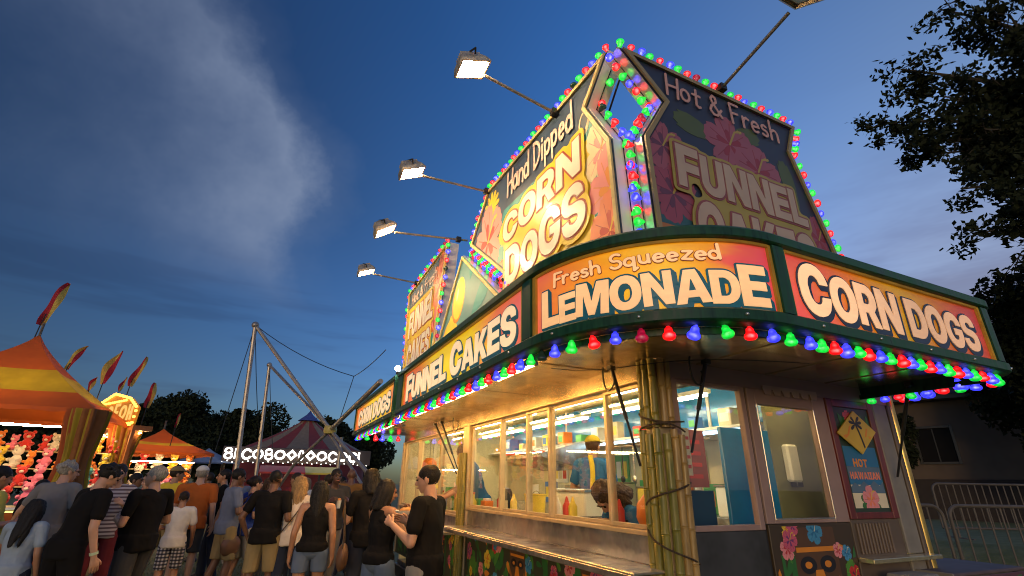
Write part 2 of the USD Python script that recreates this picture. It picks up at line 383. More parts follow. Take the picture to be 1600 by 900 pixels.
BAMG = mat('green_bamboo', (.15, .165, .022), rough=.42, var=.35, scale=5, alt=(.34, .26, .05), stretch=(6, 6, 1.2), coat=.15)
BAMT = mat('tan_bamboo', (.36, .22, .07), rough=.42, var=.3, scale=5, stretch=(6, 6, 1.2), coat=.15)
VINE = mat('brown_vine', (.06, .035, .018), rough=.8, var=.4, bump=.4)
YEL = mat('yellow_paint', (.72, .52, .06), rough=.4, var=.08)
TRIMY = mat('pale_bamboo_strip', (.66, .50, .20), rough=.45, var=.2, scale=9)
GLASS = usdkit.material(stage, '/World/Looks/window_glass', {'lw': ('layer_weight', {'blend': .5}), 'pw': ('math', {'math_type': 'power', 'value2': 4.0}), 'f': ('map_range', {'from_min': 0, 'from_max': 1, 'to_min': .045, 'to_max': .85}), 't': ('transparent_bsdf', {'color': (.95, .97, .96)}), 'g': ('glossy_bsdf', {'roughness': .015, 'color': (1, 1, 1)}), 'm': ('mix_closure', {})},
                        [('lw.facing', 'pw.value1'), ('pw.value', 'f.value'), ('f.result', 'm.fac'), ('t.BSDF', 'm.closure1'), ('g.BSDF', 'm.closure2')], surface='m.closure')
TUBE = lamp_mat('fluorescent_light', (1.0, .80, .48), 36.0)
TUBEW = lamp_mat('warm_tube_light', (1.0, .50, .13), 110.0)
TUBEB = lamp_mat('cool_tube_light', (.50, .78, 1.0), 6.0)

def paint(name, col, rough=.45, glow=0.0): return mat(name, col, rough=rough, var=.07, scale=5, emit=glow)

# ================================================================== the awning's path
A1, A2 = .865, .93
_pts = [(-A1, 6.37), (-A1, 0.0)] + [(-A1 * math.cos(t), -A2 * math.sin(t)) for t in np.linspace(0, PI / 2, 40)[1:]] + [(1.99, -A2)] + \
       [(1.99 + .14 * math.sin(t), -A2 + .14 - .14 * math.cos(t)) for t in np.linspace(0, PI / 2, 9)[1:]] + [(2.13, .10)]
_pts = np.array(_pts); _cs = np.r_[0, np.cumsum(np.linalg.norm(np.diff(_pts, axis=0), axis=1))]; _cs -= 6.37
S_ARC = float(_cs[40]); S_R = float(_cs[41]); S_END = float(_cs[-1])
def FPn(s):
    s = np.atleast_1d(np.asarray(s, float))
    x, y = np.interp(s, _cs, _pts[:, 0]), np.interp(s, _cs, _pts[:, 1])
    e = .03
    tx = np.interp(s + e, _cs, _pts[:, 0]) - np.interp(s - e, _cs, _pts[:, 0]); ty = np.interp(s + e, _cs, _pts[:, 1]) - np.interp(s - e, _cs, _pts[:, 1])
    l = np.hypot(tx, ty) + 1e-12
    return x, y, ty / l, -tx / l          # the outward normal is to the right of travel
def FMAP(p):
    x, y, nx, ny = FPn(p[:, 0])
    return np.stack([x + nx * p[:, 2], y + ny * p[:, 2], p[:, 1]], 1)
def fsamples(s0, s1):
    mid = [v for v in _cs if s0 < v < s1]
    return np.array(sorted({s0, s1, *mid}))
def fsweep(s0, s1, prof):
    S = fsamples(s0, s1); n = len(prof); V = []
    for s in S: V.append(FMAP(np.array([[s, z, o] for o, z in prof])))
    V = np.vstack(V); F = []
    for i in range(len(S) - 1):
        for j in range(n):
            a, b, c, d = i * n + j, i * n + (j + 1) % n, (i + 1) * n + (j + 1) % n, (i + 1) * n + j
            F += [[a, b, c], [a, c, d]]
    e = (len(S) - 1) * n
    for j in range(1, n - 1): F += [[0, j + 1, j], [e, e + j, e + j + 1]]
    m = trimesh.Trimesh(V, np.array(F), process=False)
    if m.volume < 0: m.invert()
    return m

trailer = thing('food_trailer', 'long food trailer with green rimmed wraparound awning of lit orange signs and steel serving counter', 'food trailer')

# chassis, roof, body
part(trailer, 'chassis', bx((.0, .0, .28), (2.47, 6.40, .44), .01), BLACK)
part(trailer, 'upper_wall', bx((.0, .0, 2.386), (.03, 6.38, 2.69), 0), STEELW); part(trailer, 'upper_wall', bx((.031, .0, 2.386), (2.415, .03, 2.69), 0), STEELW)
part(trailer, 'floor', bx((.03, .03, .445), (2.41, 6.33, .50), .004), DARKST)
part(trailer, 'roof', bx((-.60, -.62, 2.70), (2.05, 6.34, 2.74), .004), DARKST)
part(trailer, 'back_wall', bx((2.42, .05, .45), (2.47, 6.38, 2.69), .004), CREAM)
part(trailer, 'far_wall', bx((.06, 6.34, .45), (2.40, 6.40, 2.69), .004), CREAM)
part(trailer, 'ceiling', bx((.03, .06, 2.64), (2.40, 6.32, 2.66), .002), CREAM)

# awning: rails, end posts, panels
RT = [(-.03, 2.745), (.030, 2.745), (.046, 2.757), (.046, 2.798), (.028, 2.816), (-.03, 2.816)]
RB = [(-.05, 2.318), (.030, 2.318), (.046, 2.330), (.046, 2.376), (.030, 2.388), (-.05, 2.388)]
for s0, s1 in ((-6.36, -3.43), (-3.27, S_END)):
    part(trailer, 'awning_rail', fsweep(s0, s1, RT), GREEN, smooth=40)
    part(trailer, 'awning_rail', fsweep(s0, s1, RB), GREEN, smooth=40)
    part(trailer, 'awning_lip', fsweep(s0, s1, [(-.075, 2.285), (-.055, 2.285), (-.055, 2.3175), (-.075, 2.3175)]), GREEN, smooth=40)
for s0, s1 in ((-6.36, -6.30), (-3.50, -3.43), (-3.27, -3.06), (-.075, .03), (S_ARC - .03, S_ARC + .05), (S_R - .05, S_R + .05), (S_END - .05, S_END)):
    part(trailer, 'sign_divider', fsweep(s0, s1, [(-.03, 2.3885), (.034, 2.3885), (.034, 2.7445), (-.03, 2.7445)]), GREEN, smooth=40)
part(trailer, 'awning_return', fsweep(S_R + .052, S_END - .052, [(-.03, 2.3885), (.01, 2.3885), (.01, 2.7445), (-.03, 2.7445)]), GREEN, smooth=40)

OR, PK, YL, DO = (.95, .36, .012), (.86, .10, .07), (.95, .56, .010), (.80, .16, .02)
G_LEM = grad_mat('lemonade_sign_face', [(0, (.90, .17, .10)), (.13, (.93, .22, .04)), (.34, OR), (.55, (.96, .50, .010)), (.75, OR), (.87, (.85, .11, .07)), (1, (.80, .07, .09))], [(0, (.9,) * 3), (.4, (1,) * 3), (1, (.72,) * 3)], .62, vshade=(.85, 1.05, .72))
G_FUN = grad_mat('funnel_sign_face', [(0, (.90, .14, .06)), (.16, (.92, .22, .04)), (.34, (.95, .62, .02)), (.70, (.95, .60, .01)), (.86, (.93, .20, .08)), (1, (.90, .16, .12))], [(0, (.8,) * 3), (.5, (1.1,) * 3), (1, (1.0,) * 3)], .66, vshade=(.95, 1.05, .72))
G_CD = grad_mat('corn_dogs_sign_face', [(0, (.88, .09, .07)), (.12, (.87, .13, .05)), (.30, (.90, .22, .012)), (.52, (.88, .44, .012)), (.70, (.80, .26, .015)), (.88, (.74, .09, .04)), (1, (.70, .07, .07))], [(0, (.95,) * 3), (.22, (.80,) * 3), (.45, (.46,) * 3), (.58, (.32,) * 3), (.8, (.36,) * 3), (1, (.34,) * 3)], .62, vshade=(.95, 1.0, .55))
G_FAR = grad_mat('far_corn_dogs_sign_face', [(0, (.92, .16, .05)), (.2, (.93, .36, .03)), (.45, (.95, .62, .02)), (.8, (.95, .52, .02)), (1, (.92, .22, .06))], None, .7)
LET = grad_mat('sign_letter_cream', [(0, (1.0, .55, .24)), (1, (1.0, .55, .24))], None, .68, vshade=(.82, 1.05, .85))
LETW = grad_mat('sign_letter_white', [(0, (1.0, .68, .38)), (1, (1.0, .68, .38))], None, .72)
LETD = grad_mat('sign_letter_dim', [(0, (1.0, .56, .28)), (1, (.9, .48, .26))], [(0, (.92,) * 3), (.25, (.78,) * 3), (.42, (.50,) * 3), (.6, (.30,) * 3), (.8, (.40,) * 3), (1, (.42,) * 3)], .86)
TEAL = mat('sign_teal_shadow', (.01, .10, .13), rough=.4, var=.2, emit=.25)
NAVY = mat('sign_navy_shadow', (.008, .022, .05), rough=.4, var=.2, emit=.15)
LINER = mat('sign_ochre_liner', (.42, .22, .02), rough=.5, var=.25, emit=.10)

def uv_of(mesh_sz, s0, s1, z0, z1): return np.stack([(mesh_sz[:, 0] - s0) / (s1 - s0), (mesh_sz[:, 1] - z0) / (z1 - z0)], 1)
def face_mesh(s0, s1, z0, z1, w, nu=48):
    S = np.linspace(s0, s1, nu); V = np.array([[s, z, w] for s in S for z in (z0, (z0 + z1) / 2, z1)]); F = []
    for i in range(nu - 1):
        for j in range(2):
            a, b, c, d = i * 3 + j, (i + 1) * 3 + j, (i + 1) * 3 + j + 1, i * 3 + j + 1
            F += [[a, b, c], [a, c, d]]
    return trimesh.Trimesh(FMAP(V), np.array(F), process=False), uv_of(V, s0, s1, z0, z1)
def lit_letters(parent, shapes, s0, s1, z0, z1, w, mt, name='letter', depth=.004, mp=FMAP):
    for g in shapes:
        m = extr(g, depth, .07)
        if m is None: continue
        p = m.vertices.copy(); p[:, 2] += w
        part(parent, name, trimesh.Trimesh(mp(p), m.faces, process=False), mt, smooth=False, uv=uv_of(p, s0, s1, z0, z1))
def sign_panel(s0, s1, facem, label, text, letm, shm, tz=(2.425, 2.705), ts=None, jitter=.12, grow=None, seed=1, small=None, drop=(.016, -.018), gap=.07, buf=.012, arc=0.0, rise=0):
    z0, z1 = 2.383, 2.754
    m, uv = face_mesh(s0 - .02, s1 + .02, z0 - .004, z1, .004)
    sp = part(trailer, 'sign_panel', m, facem, smooth=True, label=label, uv=uv)
    for a, b in ((s0 - .02, s0 + .012), (s1 - .012, s1 + .02)):
        part(sp, 'liner', fsweep(a, b, [(.006, 2.385), (.022, 2.385), (.022, 2.748), (.006, 2.748)]), LINER)
    part(sp, 'liner', fsweep(s0 + .0125, s1 - .0125, [(.006, 2.733), (.020, 2.733), (.026, 2.748), (.006, 2.748)]), LINER)
    ts = ts or (s0 + .1, s1 - .1)
    L = words(text, ts[0], ts[1], tz[0], tz[1], jitter=jitter, grow=grow, seed=seed, gap=gap, arc=arc, rise=rise)
    U = unary_union([g.buffer(buf) for g in L]); U = unary_union([affinity.translate(U, drop[0] * k, drop[1] * k) for k in (0, .5, 1)])
    me = flat(U, FMAP, .0065, .0095, .06)
    part(sp, 'letter_shadow', me, shm, smooth=False)
    lit_letters(sp, L, s0, s1, z0, z1, .0105, letm)
    if small:
        txt, a, b, c, d, rise = small
        H = script_text(txt, a, b, c, d, w=.075, rise=rise)
        part(sp, 'letter_shadow', flat(unary_union([g.buffer(.0035) for g in H]), FMAP, .0065, .0095, .06), paint('hand_lettering_edge', (.16, .035, .02), glow=.35) if True else None, smooth=False)
        lit_letters(sp, H, s0, s1, z0, z1, .0105, LET)
    return sp
sign_panel(.055, S_ARC - .035, G_LEM, 'curved corner panel lettered LEMONADE with small Fresh Squeezed above', 'LEMONADE', LET, TEAL, tz=(2.405, 2.622), ts=(.12, S_ARC - .085), jitter=.14, grow=[1.2, .98, 1.02, 1.04, 1.04, 1.04, 1.06, 1.22], seed=4, small=('Fresh Squeezed', .22, 1.10, 2.628, 2.705, .012), buf=.011, gap=.03, rise=.0)
sign_panel(-3.04, -.10, G_FUN, 'straight panel lettered FUNNEL CAKES over the serving windows', 'FUNNEL CAKES', LETW, TEAL, tz=(2.42, 2.70), ts=(-2.93, -.20), jitter=.10, grow=[1.14, 1.02, 1.0, 1.0, 1.0, 1.02, 0, 1.14, .98, .98, .98, 1.08], seed=7, gap=.07)
sign_panel(-6.28, -3.52, G_FAR, 'far straight panel lettered CORN DOGS', 'CORN DOGS', LETW, TEAL, tz=(2.44, 2.68), ts=(-6.05, -3.72), jitter=.08, seed=9)
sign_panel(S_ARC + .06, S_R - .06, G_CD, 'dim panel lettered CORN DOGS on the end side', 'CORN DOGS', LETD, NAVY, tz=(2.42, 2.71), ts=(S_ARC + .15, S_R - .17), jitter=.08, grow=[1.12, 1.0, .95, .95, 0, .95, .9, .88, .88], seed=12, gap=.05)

for s in np.arange(-6.2, S_END - .1, .46):
    if abs(s + 3.35) > .1: part(trailer, 'rail_bolt', trimesh.creation.icosphere(1, .009).apply_translation(FMAP(np.array([[s, 2.352, .047]]))[0]), STEEL)
# soffit, with seams
def soffit_poly():
    o = [tuple(FMAP(np.array([[s, 0, -.052]]))[0][:2]) for s in fsamples(-6.35, S_END - .02)]
    return Polygon(o + [(2.06, .09), (2.06, -.02), (-.02, -.02), (-.02, 6.35)])
SOF = soffit_poly()
part(trailer, 'soffit', flat(SOF, plane_map((0, 0, 0), (1, 0, 0), (0, 1, 0), (0, 0, 1)), 2.372, 2.384), STEELW, smooth=False)
for y in np.arange(.45, 6.2, 1.15): part(trailer, 'soffit_seam', bx((-.80, y - .02, 2.3665), (-.03, y + .02, 2.3705), .001), STEELW)
for x in (.35, 1.0, 1.65): part(trailer, 'soffit_seam', bx((x - .02, -.86, 2.3665), (x + .02, -.03, 2.3705), .001), STEELW)

# ------------------------------------------------------------------ service side
part(trailer, 'header', bx((-.018, .12, 2.262), (.03, 6.36, 2.379), .003), STEELW, label='warm lit steel band above the serving windows')
part(trailer, 'header_lip', bx((-.034, .12, 2.250), (.03, 6.36, 2.2605), .002), ALU)
part(trailer, 'window_sill', bx((-.035, .10, 1.352), (.06, 3.19, 1.378), .004), ALU)
part(trailer, 'window_sill', bx((-.035, 3.38, 1.262), (.06, 6.32, 1.288), .004), ALU)
part(trailer, 'backsplash', bx((-.012, .10, 1.20), (.01, 3.18, 1.350), .003), STEEL, label='steel upstand behind the serving counter')
part(trailer, 'backsplash', bx((-.012, 3.38, 1.12), (.01, 6.32, 1.260), .003), STEEL)
cm = [bx((-.285, -.02, 1.186), (-.006, 3.18, 1.1985), .004), bx((-.285, -.02, 1.150), (-.272, 3.18, 1.1855), .003)]
ct = part(trailer, 'counter', cat_(cm), STEEL, label='long folded steel serving counter under the windows')
part(ct, 'counter_seam', bx((-.283, 1.49, 1.1988), (-.012, 1.497, 1.1998), .0003), DARKST)
part(trailer, 'counter', bx((-.27, 3.40, 1.085), (-.006, 6.28, 1.115), .004), STEEL)
for y0, y1 in ((3.19, 3.375), (6.325, 6.395)): part(trailer, 'corner_post', bx((-.03, y0, .60), (.05, y1, 2.261), .006), ALU)
part(trailer, 'corner_post', bx((-.02, -.02, .60), (.085, .095, 2.371), .006), ALU)

def service_window(y0, y1, z0, z1, fw=.032, x=.008):
    fr = [bx((x - .016, y0, z0), (x + .016, y0 + fw, z1), .003), bx((x - .016, y1 - fw, z0), (x + .016, y1, z1), .003),
          bx((x - .015, y0 + fw, z0), (x + .015, y1 - fw, z0 + fw * .8), .003), bx((x - .015, y0 + fw, z1 - fw * .8), (x + .015, y1 - fw, z1), .003)]
    w = part(trailer, 'window', cat_(fr), ALU)
    part(w, 'pane', bx((x - .002, y0 + fw - .004, z0 + .02), (x + .002, y1 - fw + .004, z1 - .02), 0), GLASS, smooth=False)
for y0, y1, dx in ((.10, .575, .01), (.545, 1.385, .035), (1.36, 1.80, .01), (1.77, 2.385, .035), (2.355, 3.187, .01)): service_window(y0, y1, 1.380, 2.249, x=dx + .012)
for y0, y1, dx in ((3.38, 4.36, .01), (4.33, 5.50, .035), (5.47, 6.32, .01)): service_window(y0, y1, 1.290, 2.249, x=dx + .012)

# ------------------------------------------------------------------ end wall
E0 = -.012
part(trailer, 'end_header', bx((.09, -.016, 2.262), (2.40, .04, 2.379), .003), ROSE)
def end_frame(name, x0, x1, z0, z1, ox0, ox1, oz0, oz1, m, lab=None, y=-.01):
    ms = [bx((x0, y - .014, z0), (ox0, y + .03, z1), .003), bx((ox1, y - .014, z0), (x1, y + .03, z1), .003), bx((ox0, y - .013, z0), (ox1, y + .03, oz0), .003), bx((ox0, y - .013, oz1), (ox1, y + .03, z1), .003)]
    return part(trailer, name, cat_(ms), m, label=lab)
wf = end_frame('end_window', .09, .748, 1.382, 2.2605, .150, .705, 1.412, 2.235, ROSE, 'glazed window next to the bamboo corner')
part(wf, 'pane', bx((.148, -.004, 1.410), (.707, .0, 2.237), 0), GLASS, smooth=False)
part(trailer, 'end_panel', bx((.09, -.022, .60), (.742, .03, 1.380), .004), DARKST, label='dark scratched steel panel below the end window')
df = end_frame('end_door', .768, 1.585, 1.415, 2.2605, .842, 1.436, 1.437, 2.157, ROSE, 'beige door with tall glazed light')
part(df, 'pane', bx((.84, -.004, 1.435), (1.438, .0, 2.159), 0), GLASS, smooth=False)
part(df, 'glazing_bead', cat_([bx((.842, -.030, 1.437), (.850, -.0245, 2.157), .001), bx((1.428, -.030, 1.437), (1.436, -.0245, 2.157), .001), bx((.8505, -.030, 1.437), (1.4275, -.0245, 1.4455), .001)]), STEEL)
part(df, 'door_gap', bx((.7485, -.010, .60), (.7675, .02, 2.2605), .001), RUBBER)
# teeth shaped and coloured as the light the lit awning throws over the door
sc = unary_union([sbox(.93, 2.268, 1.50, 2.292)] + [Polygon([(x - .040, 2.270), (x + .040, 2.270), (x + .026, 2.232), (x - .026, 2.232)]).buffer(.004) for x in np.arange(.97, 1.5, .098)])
part(trailer, 'reflected_light_teeth', flat(sc, plane_map((0, -.0285, 0), (1, 0, 0), (0, 0, 1), (0, -1, 0)), 0, .006), mat('pale_reflected_light', (.45, .30, .22), var=.1), smooth=False)
EMAP = plane_map((0, -.02, 0), (1, 0, 0), (0, 0, 1), (0, -1, 0))
SMAP = plane_map((-.02, 0, 0), (0, -1, 0), (0, 0, 1), (-1, 0, 0))      # u = -y

# ------------------------------------------------------------------ printed art
ART = {k: paint('print_' + k, c) for k, c in dict(pink=(.62, .10, .16), rose=(.80, .26, .26), red=(.55, .03, .03), coral=(.85, .22, .10), orange=(.75, .24, .02), yellow=(.80, .55, .04), pale=(.80, .66, .42), leaf=(.03, .14, .03), teal=(.02, .26, .28), navy=(.018, .035, .075), slate=(.10, .16, .22), brown=(.10, .045, .02), purple=(.16, .04, .16), black=(.012, .010, .012), sky=(.06, .26, .42), sea=(.02, .15, .30), green=(.08, .24, .03), plum=(.09, .03, .05)).items()}
def petal(r, w, a, cx, cy):
    t = np.linspace(0, PI, 12); p = [(r * math.sin(k / 2) ** 1.0 * (1 + .05 * math.sin(9 * k)), w * math.sin(k) ** .8) for k in t]
    q = p + [(x, -y) for x, y in p[::-1]]
    return affinity.translate(affinity.rotate(Polygon(q).buffer(0), a, origin=(0, 0)), cx, cy)
def hibiscus(cx, cy, r, rot=0, sq=1.0):
    pet = [affinity.scale(petal(r, r * .42, rot + 72 * k, cx, cy), 1, sq, origin=(cx, cy)) for k in range(5)]
    core = unary_union([affinity.scale(petal(r * .52, r * .10, rot + 72 * k, cx, cy), 1, sq, origin=(cx, cy)) for k in range(5)])
    veins = unary_union([LineString([(cx, cy), (cx + r * .8 * math.cos(math.radians(rot + 72 * k + d)), cy + r * .8 * sq * math.sin(math.radians(rot + 72 * k + d)))]).buffer(r * .012) for k in range(5) for d in (-14, 14)])
    st = unary_union([LineString([(cx, cy), (cx + r * .3, cy + r * .55), (cx + r * .5, cy + r * .62)]).buffer(r * .035), *[Point(cx + r * (.42 + .05 * i), cy + r * (.6 + .03 * (i % 2))).buffer(r * .05) for i in range(4)]])
    return unary_union(pet), unary_union([core, veins]), st
def leaf(cx, cy, r, a, w=.22): return petal(r, r * w, a, cx, cy)
class Art:
    """flat print: shapes by colour; what is printed later replaces what lies under it, so all ink lies in one plane"""
    def __init__(self, clip): self.L, self.clip = [], clip
    def add(self, col, g):
        g = g.intersection(self.clip)
        if not g.is_empty: self.L.append((col, g))
    def flower(self, cx, cy, r, rot=0, c=('rose', 'red', 'yellow'), sq=1.0):
        a, b, s = hibiscus(cx, cy, r, rot, sq); self.add(c[0], a); self.add(c[1], b); self.add(c[2], s)
    def build(self, parent, mp, w0, mats=ART, name='print'):
        over, by = Polygon(), {}
        for c, g in self.L[::-1]:
            v = g.difference(over); over = unary_union([over, g])
            by.setdefault(c, []).append(v)
        for c, gs in by.items():
            m = flat(unary_union(gs).buffer(-.0004), mp, w0, w0 + .0014)
            if m is not None: part(parent, name, m, mats[c], smooth=False, kind='stuff')

# front print below the counter
def jungle_print(parent, x0, x1, z0, z1, mp, w0, seed, tiki=(), dens=10):
    r = np.random.default_rng(seed); a = Art(sbox(x0, z0, x1, z1))
    W = x1 - x0
    for k in range(int(W * 40)): 
        x = r.uniform(x0, x1); a.add('green' if k % 2 else 'leaf', leaf(x, r.uniform(z0, z1), r.uniform(.08, .2), r.uniform(0, 360)))
    a.add('leaf', unary_union([sbox(x, z0, x + .028, z0 + (z1 - z0) * r.uniform(.5, 1)) for x in np.arange(x0 + .05, x1, .23)]))
    a.add('orange', unary_union([leaf(r.uniform(x0, x1), r.uniform(z0, z1), .12, r.uniform(0, 360)) for k in range(int(W * 5))]))
    for tx in tiki:
        h = z1 - z0; zc = z0 + h * .5; s = h * .5
        a.add('brown', sbox(tx - s * .55, z0, tx + s * .55, z1 - .02).buffer(.01))
        a.add('black', unary_union([affinity.scale(Point(tx + k * s * .26, zc + s * .38).buffer(s * .17), 1.25, .8) for k in (-1, 1)] + [affinity.scale(Point(tx, zc - s * .45).buffer(s * .36), 1.05, .62)]))
        a.add('orange', unary_union([affinity.scale(Point(tx + k * s * .26, zc + s * .38).buffer(s * .07), 1.3, .8) for k in (-1, 1)] + [Polygon([(tx - s * .1, zc + s * .3), (tx + s * .1, zc + s * .3), (tx + s * .2, zc - s * .05), (tx - s * .2, zc - s * .05)]), sbox(tx - s * .52, zc + s * .58, tx + s * .52, zc + s * .66), Polygon([(tx - s * .5, zc + s * .2), (tx - s * .38, zc - s * .2), (tx - s * .5, zc - s * .6)]), Polygon([(tx + s * .5, zc + s * .2), (tx + s * .38, zc - s * .2), (tx + s * .5, zc - s * .6)])]))
        a.add('pale', unary_union([sbox(tx + k * s * .13 - s * .045, zc - s * .56, tx + k * s * .13 + s * .045, zc - s * .32) for k in (-2, -1, 0, 1, 2)]))
    cs = [('rose', 'red', 'yellow'), ('yellow', 'orange', 'red'), ('red', 'plum', 'yellow'), ('pink', 'purple', 'yellow'), ('sky', 'sea', 'pale')]
    for k in range(int(W * dens)):
        x, z = r.uniform(x0, x1), r.uniform(z0 + .1, z1)
        if any(abs(x - tx) < .2 for tx in tiki) and z < z1 - .1: continue
        a.flower(x, z, r.uniform(.045, .085), r.uniform(0, 72), cs[k % 5])
    a.build(parent, mp, w0)
fp = part(trailer, 'front_panel', bx((-.02, -.02, .60), (.02, 3.18, 1.149), .003), paint('print_ground', (.045, .04, .02)), label='printed panel of flowers, bamboo and carved faces under the counter')
jungle_print(fp, -3.1, -.05, .64, 1.145, SMAP, .0004, 5, tiki=(-1.9, -.75))
fp2 = part(trailer, 'front_panel', bx((-.02, 3.385, .60), (.02, 6.32, 1.084), .003), paint('print_ground_far', (.05, .045, .02)))
jungle_print(fp2, -6.2, -3.45, .64, 1.08, SMAP, .0004, 6, tiki=(-4.0,), dens=6)
tk = part(trailer, 'door_panel', bx((.772, -.024, .60), (1.575, .02, 1.4115), .003), paint('print_ground_end', (.05, .03, .015)), label='printed door panel with carved tiki face and hibiscus')
jungle_print(tk, .79, 1.56, .68, 1.40, EMAP, .0045, 8, tiki=(1.17,), dens=24)

# poster panel on the end wall
pf = end_frame('poster_frame', 1.60, 2.165, 1.432, 2.2605, 1.665, 2.10, 1.475, 2.205, DRED, 'dark red frame round the beach poster', y=-.014)
part(trailer, 'poster_backing', bx((1.60, -.010, 1.43), (2.165, .02, 2.26), .001), BLACK)
po = part(pf, 'poster', flat(sbox(1.661, 1.471, 2.104, 2.209), EMAP, -.008, -.003), paint('poster_jungle', (.02, .035, .02)), smooth=False)
a = Art(sbox(1.69, 1.50, 2.08, 2.185))
a.add('sea', sbox(1.69, 1.62, 2.08, 1.92)); a.add('slate', sbox(1.69, 1.70, 2.08, 1.78)); a.add('pale', sbox(1.69, 1.5, 2.08, 1.655))
a.add('slate', Polygon([(1.69, 1.64), (1.74, 1.67), (1.79, 1.645), (1.85, 1.68), (1.91, 1.645), (1.97, 1.685), (2.03, 1.65), (2.08, 1.68), (2.08, 1.60), (1.69, 1.60)]))
a.add('leaf', unary_union([leaf(r_, 2.16, .14, an) for r_, an in ((1.72, -60), (1.80, -100), (1.9, -80), (2.0, -110), (2.06, -70))] + [leaf(1.88, 1.535, .11, an) for an in (20, 160, 195, -20)]))
a.add('pink', unary_union([petal(.05, .02, k * 72 + 18, 1.83, 2.14) for k in range(5)]))
a.flower(1.89, 1.555, .095, 20, ('rose', 'coral', 'yellow'))
a.add('orange', unary_union(words('HOT', 1.775, 1.945, 1.775, 1.835, jitter=.1, seed=2)))
a.add('coral', unary_union(words('HAWAIIAN', 1.71, 2.06, 1.69, 1.745, jitter=.1, seed=3)))
a.build(pf, EMAP, -.0025)
dm = Polygon([(1.885, 2.182), (2.11, 2.035), (1.885, 1.867), (1.64, 2.01)])
dd = part(trailer, 'diamond_plaque', flat(dm, EMAP, .012, .020), paint('plaque_yellow', (.62, .40, .035)), label='yellow diamond plaque with a black palm tree', smooth=False)
a = Art(dm.buffer(-.012))
a.add('orange', unary_union([LineString([(1.76, 2.0), (1.80, 2.06)]).buffer(.008), LineString([(1.97, 2.0), (2.0, 2.05)]).buffer(.008), leaf(1.76, 2.0, .06, 200), leaf(2.0, 2.0, .05, -30)]))
a.add('black', unary_union([LineString([(1.93, 1.905), (1.905, 2.0), (1.875, 2.085)]).buffer(.009)] + [leaf(1.875, 2.085, .075, k, .16) for k in (10, 45, 130, 170, 215, -25)]))
a.build(dd, EMAP, .0202)
# ribbed vent below, pale pilaster, gold edge post
part(trailer, 'vent_panel', bx((1.60, -.016, .60), (2.165, .02, 1.4295), .003), mat('brown_vent', (.11, .075, .05), rough=.5))
for x in np.arange(1.64, 2.02, .036): part(trailer, 'vent_rib', bx((x, -.030, 1.215), (x + .018, -.0165, 1.405), .003), mat('vent_rib_paint', (.15, .10, .07), rough=.45) if x < 1.65 else '/World/Looks/vent_rib_paint')
part(trailer, 'vent_shelf', bx((1.59, -.12, 1.17), (2.40, -.0165, 1.198), .004), STEELW)
part(trailer, 'pilaster', bx((2.17, -.030, 1.20), (2.345, .02, 2.2605), .006), mat('grey_pilaster', (.22, .19, .15), rough=.55))
part(trailer, 'pilaster', bx((2.17, -.028, .60), (2.345, .02, 1.165), .006), '/World/Looks/grey_pilaster')
part(trailer, 'edge_post', bx((2.352, -.04, .60), (2.40, .03, 2.2605), .006), '/World/Looks/brown_vent')
part(trailer, 'edge_post', cat_([tube([(2.435, -.012, .60), (2.435, -.012, 2.371)], .034, 14)]), GOLD, label='gold edge post at the far end of the end wall')
part(trailer, 'side_wall', bx((2.405, .035, .60), (2.4195, .05, 2.371), .002), CREAM)

# ------------------------------------------------------------------ bamboo
def culm(x, y, z0, z1, r, m, seed, lean=(0, 0)):
    q = np.random.default_rng(seed); z = z0; prof = [(0, z0), (r, z0)]
    P, R = [], []
    step = q.uniform(.17, .24); zz = z0 + q.uniform(.02, .15)
    zs = [z0]
    while zz < z1 - .02: zs += [zz - .012, zz - .005, zz, zz + .006, zz + .014]; zz += step
    zs.append(z1); zs = sorted(set(zs))
    nodes = zs[1:-1]
    for i, v in enumerate(zs):
        k = (i - 1) % 5 if 0 < i < len(zs) - 1 else -1
        R.append(r * {-1: 1, 0: 1.0, 1: 1.10, 2: .90, 3: 1.09, 4: 1.0}[k]); P.append((x + lean[0] * (v - z0), y + lean[1] * (v - z0), v))
    part(trailer, 'bamboo_culm', tube(P, R, 10), m, smooth=45)
for i, (x, y, m) in enumerate(((-.045, .085, BAMG), (-.055, .030, BAMG), (-.050, -.028, BAMG), (-.002, -.055, BAMT), (.050, -.050, BAMT))):
    culm(x, y, 1.95, 2.366, .0225, m, 40 + i)
for i, (x, y, m) in enumerate(((-.052, .090, BAMG), (-.062, .030, BAMG), (-.060, -.032, BAMG), (-.008, -.066, BAMG), (.050, -.062, BAMT), (.104, -.056, BAMT))):
    culm(x, y, .62, 1.94 - .03 * (i % 2), .0235, m, 60 + i, ((-.004, 0, .003)[i % 3], 0))
part(trailer, 'corner_sheet', bx((-.088, -.028, 1.20), (-.0865, .098, 1.2015), 0), STEEL)
for k, (z, dz) in enumerate(((1.93, .05), (1.42, -.16), (1.50, .12), (2.05, -.10))):
    part(trailer, 'vine', tube(curve([(-.03, .125, z), (-.092, .06, z + dz * .3), (-.094, -.03, z + dz * .6), (-.05, -.100, z + dz * .8), (.05, -.098, z + dz), (.14, -.060, z + dz * 1.2)]), .0055, 6), VINE)
for i, y in enumerate((3.23, 3.29, 3.35)): culm(-.058, y, .62, 1.95, .026, BAMG, 80 + i)

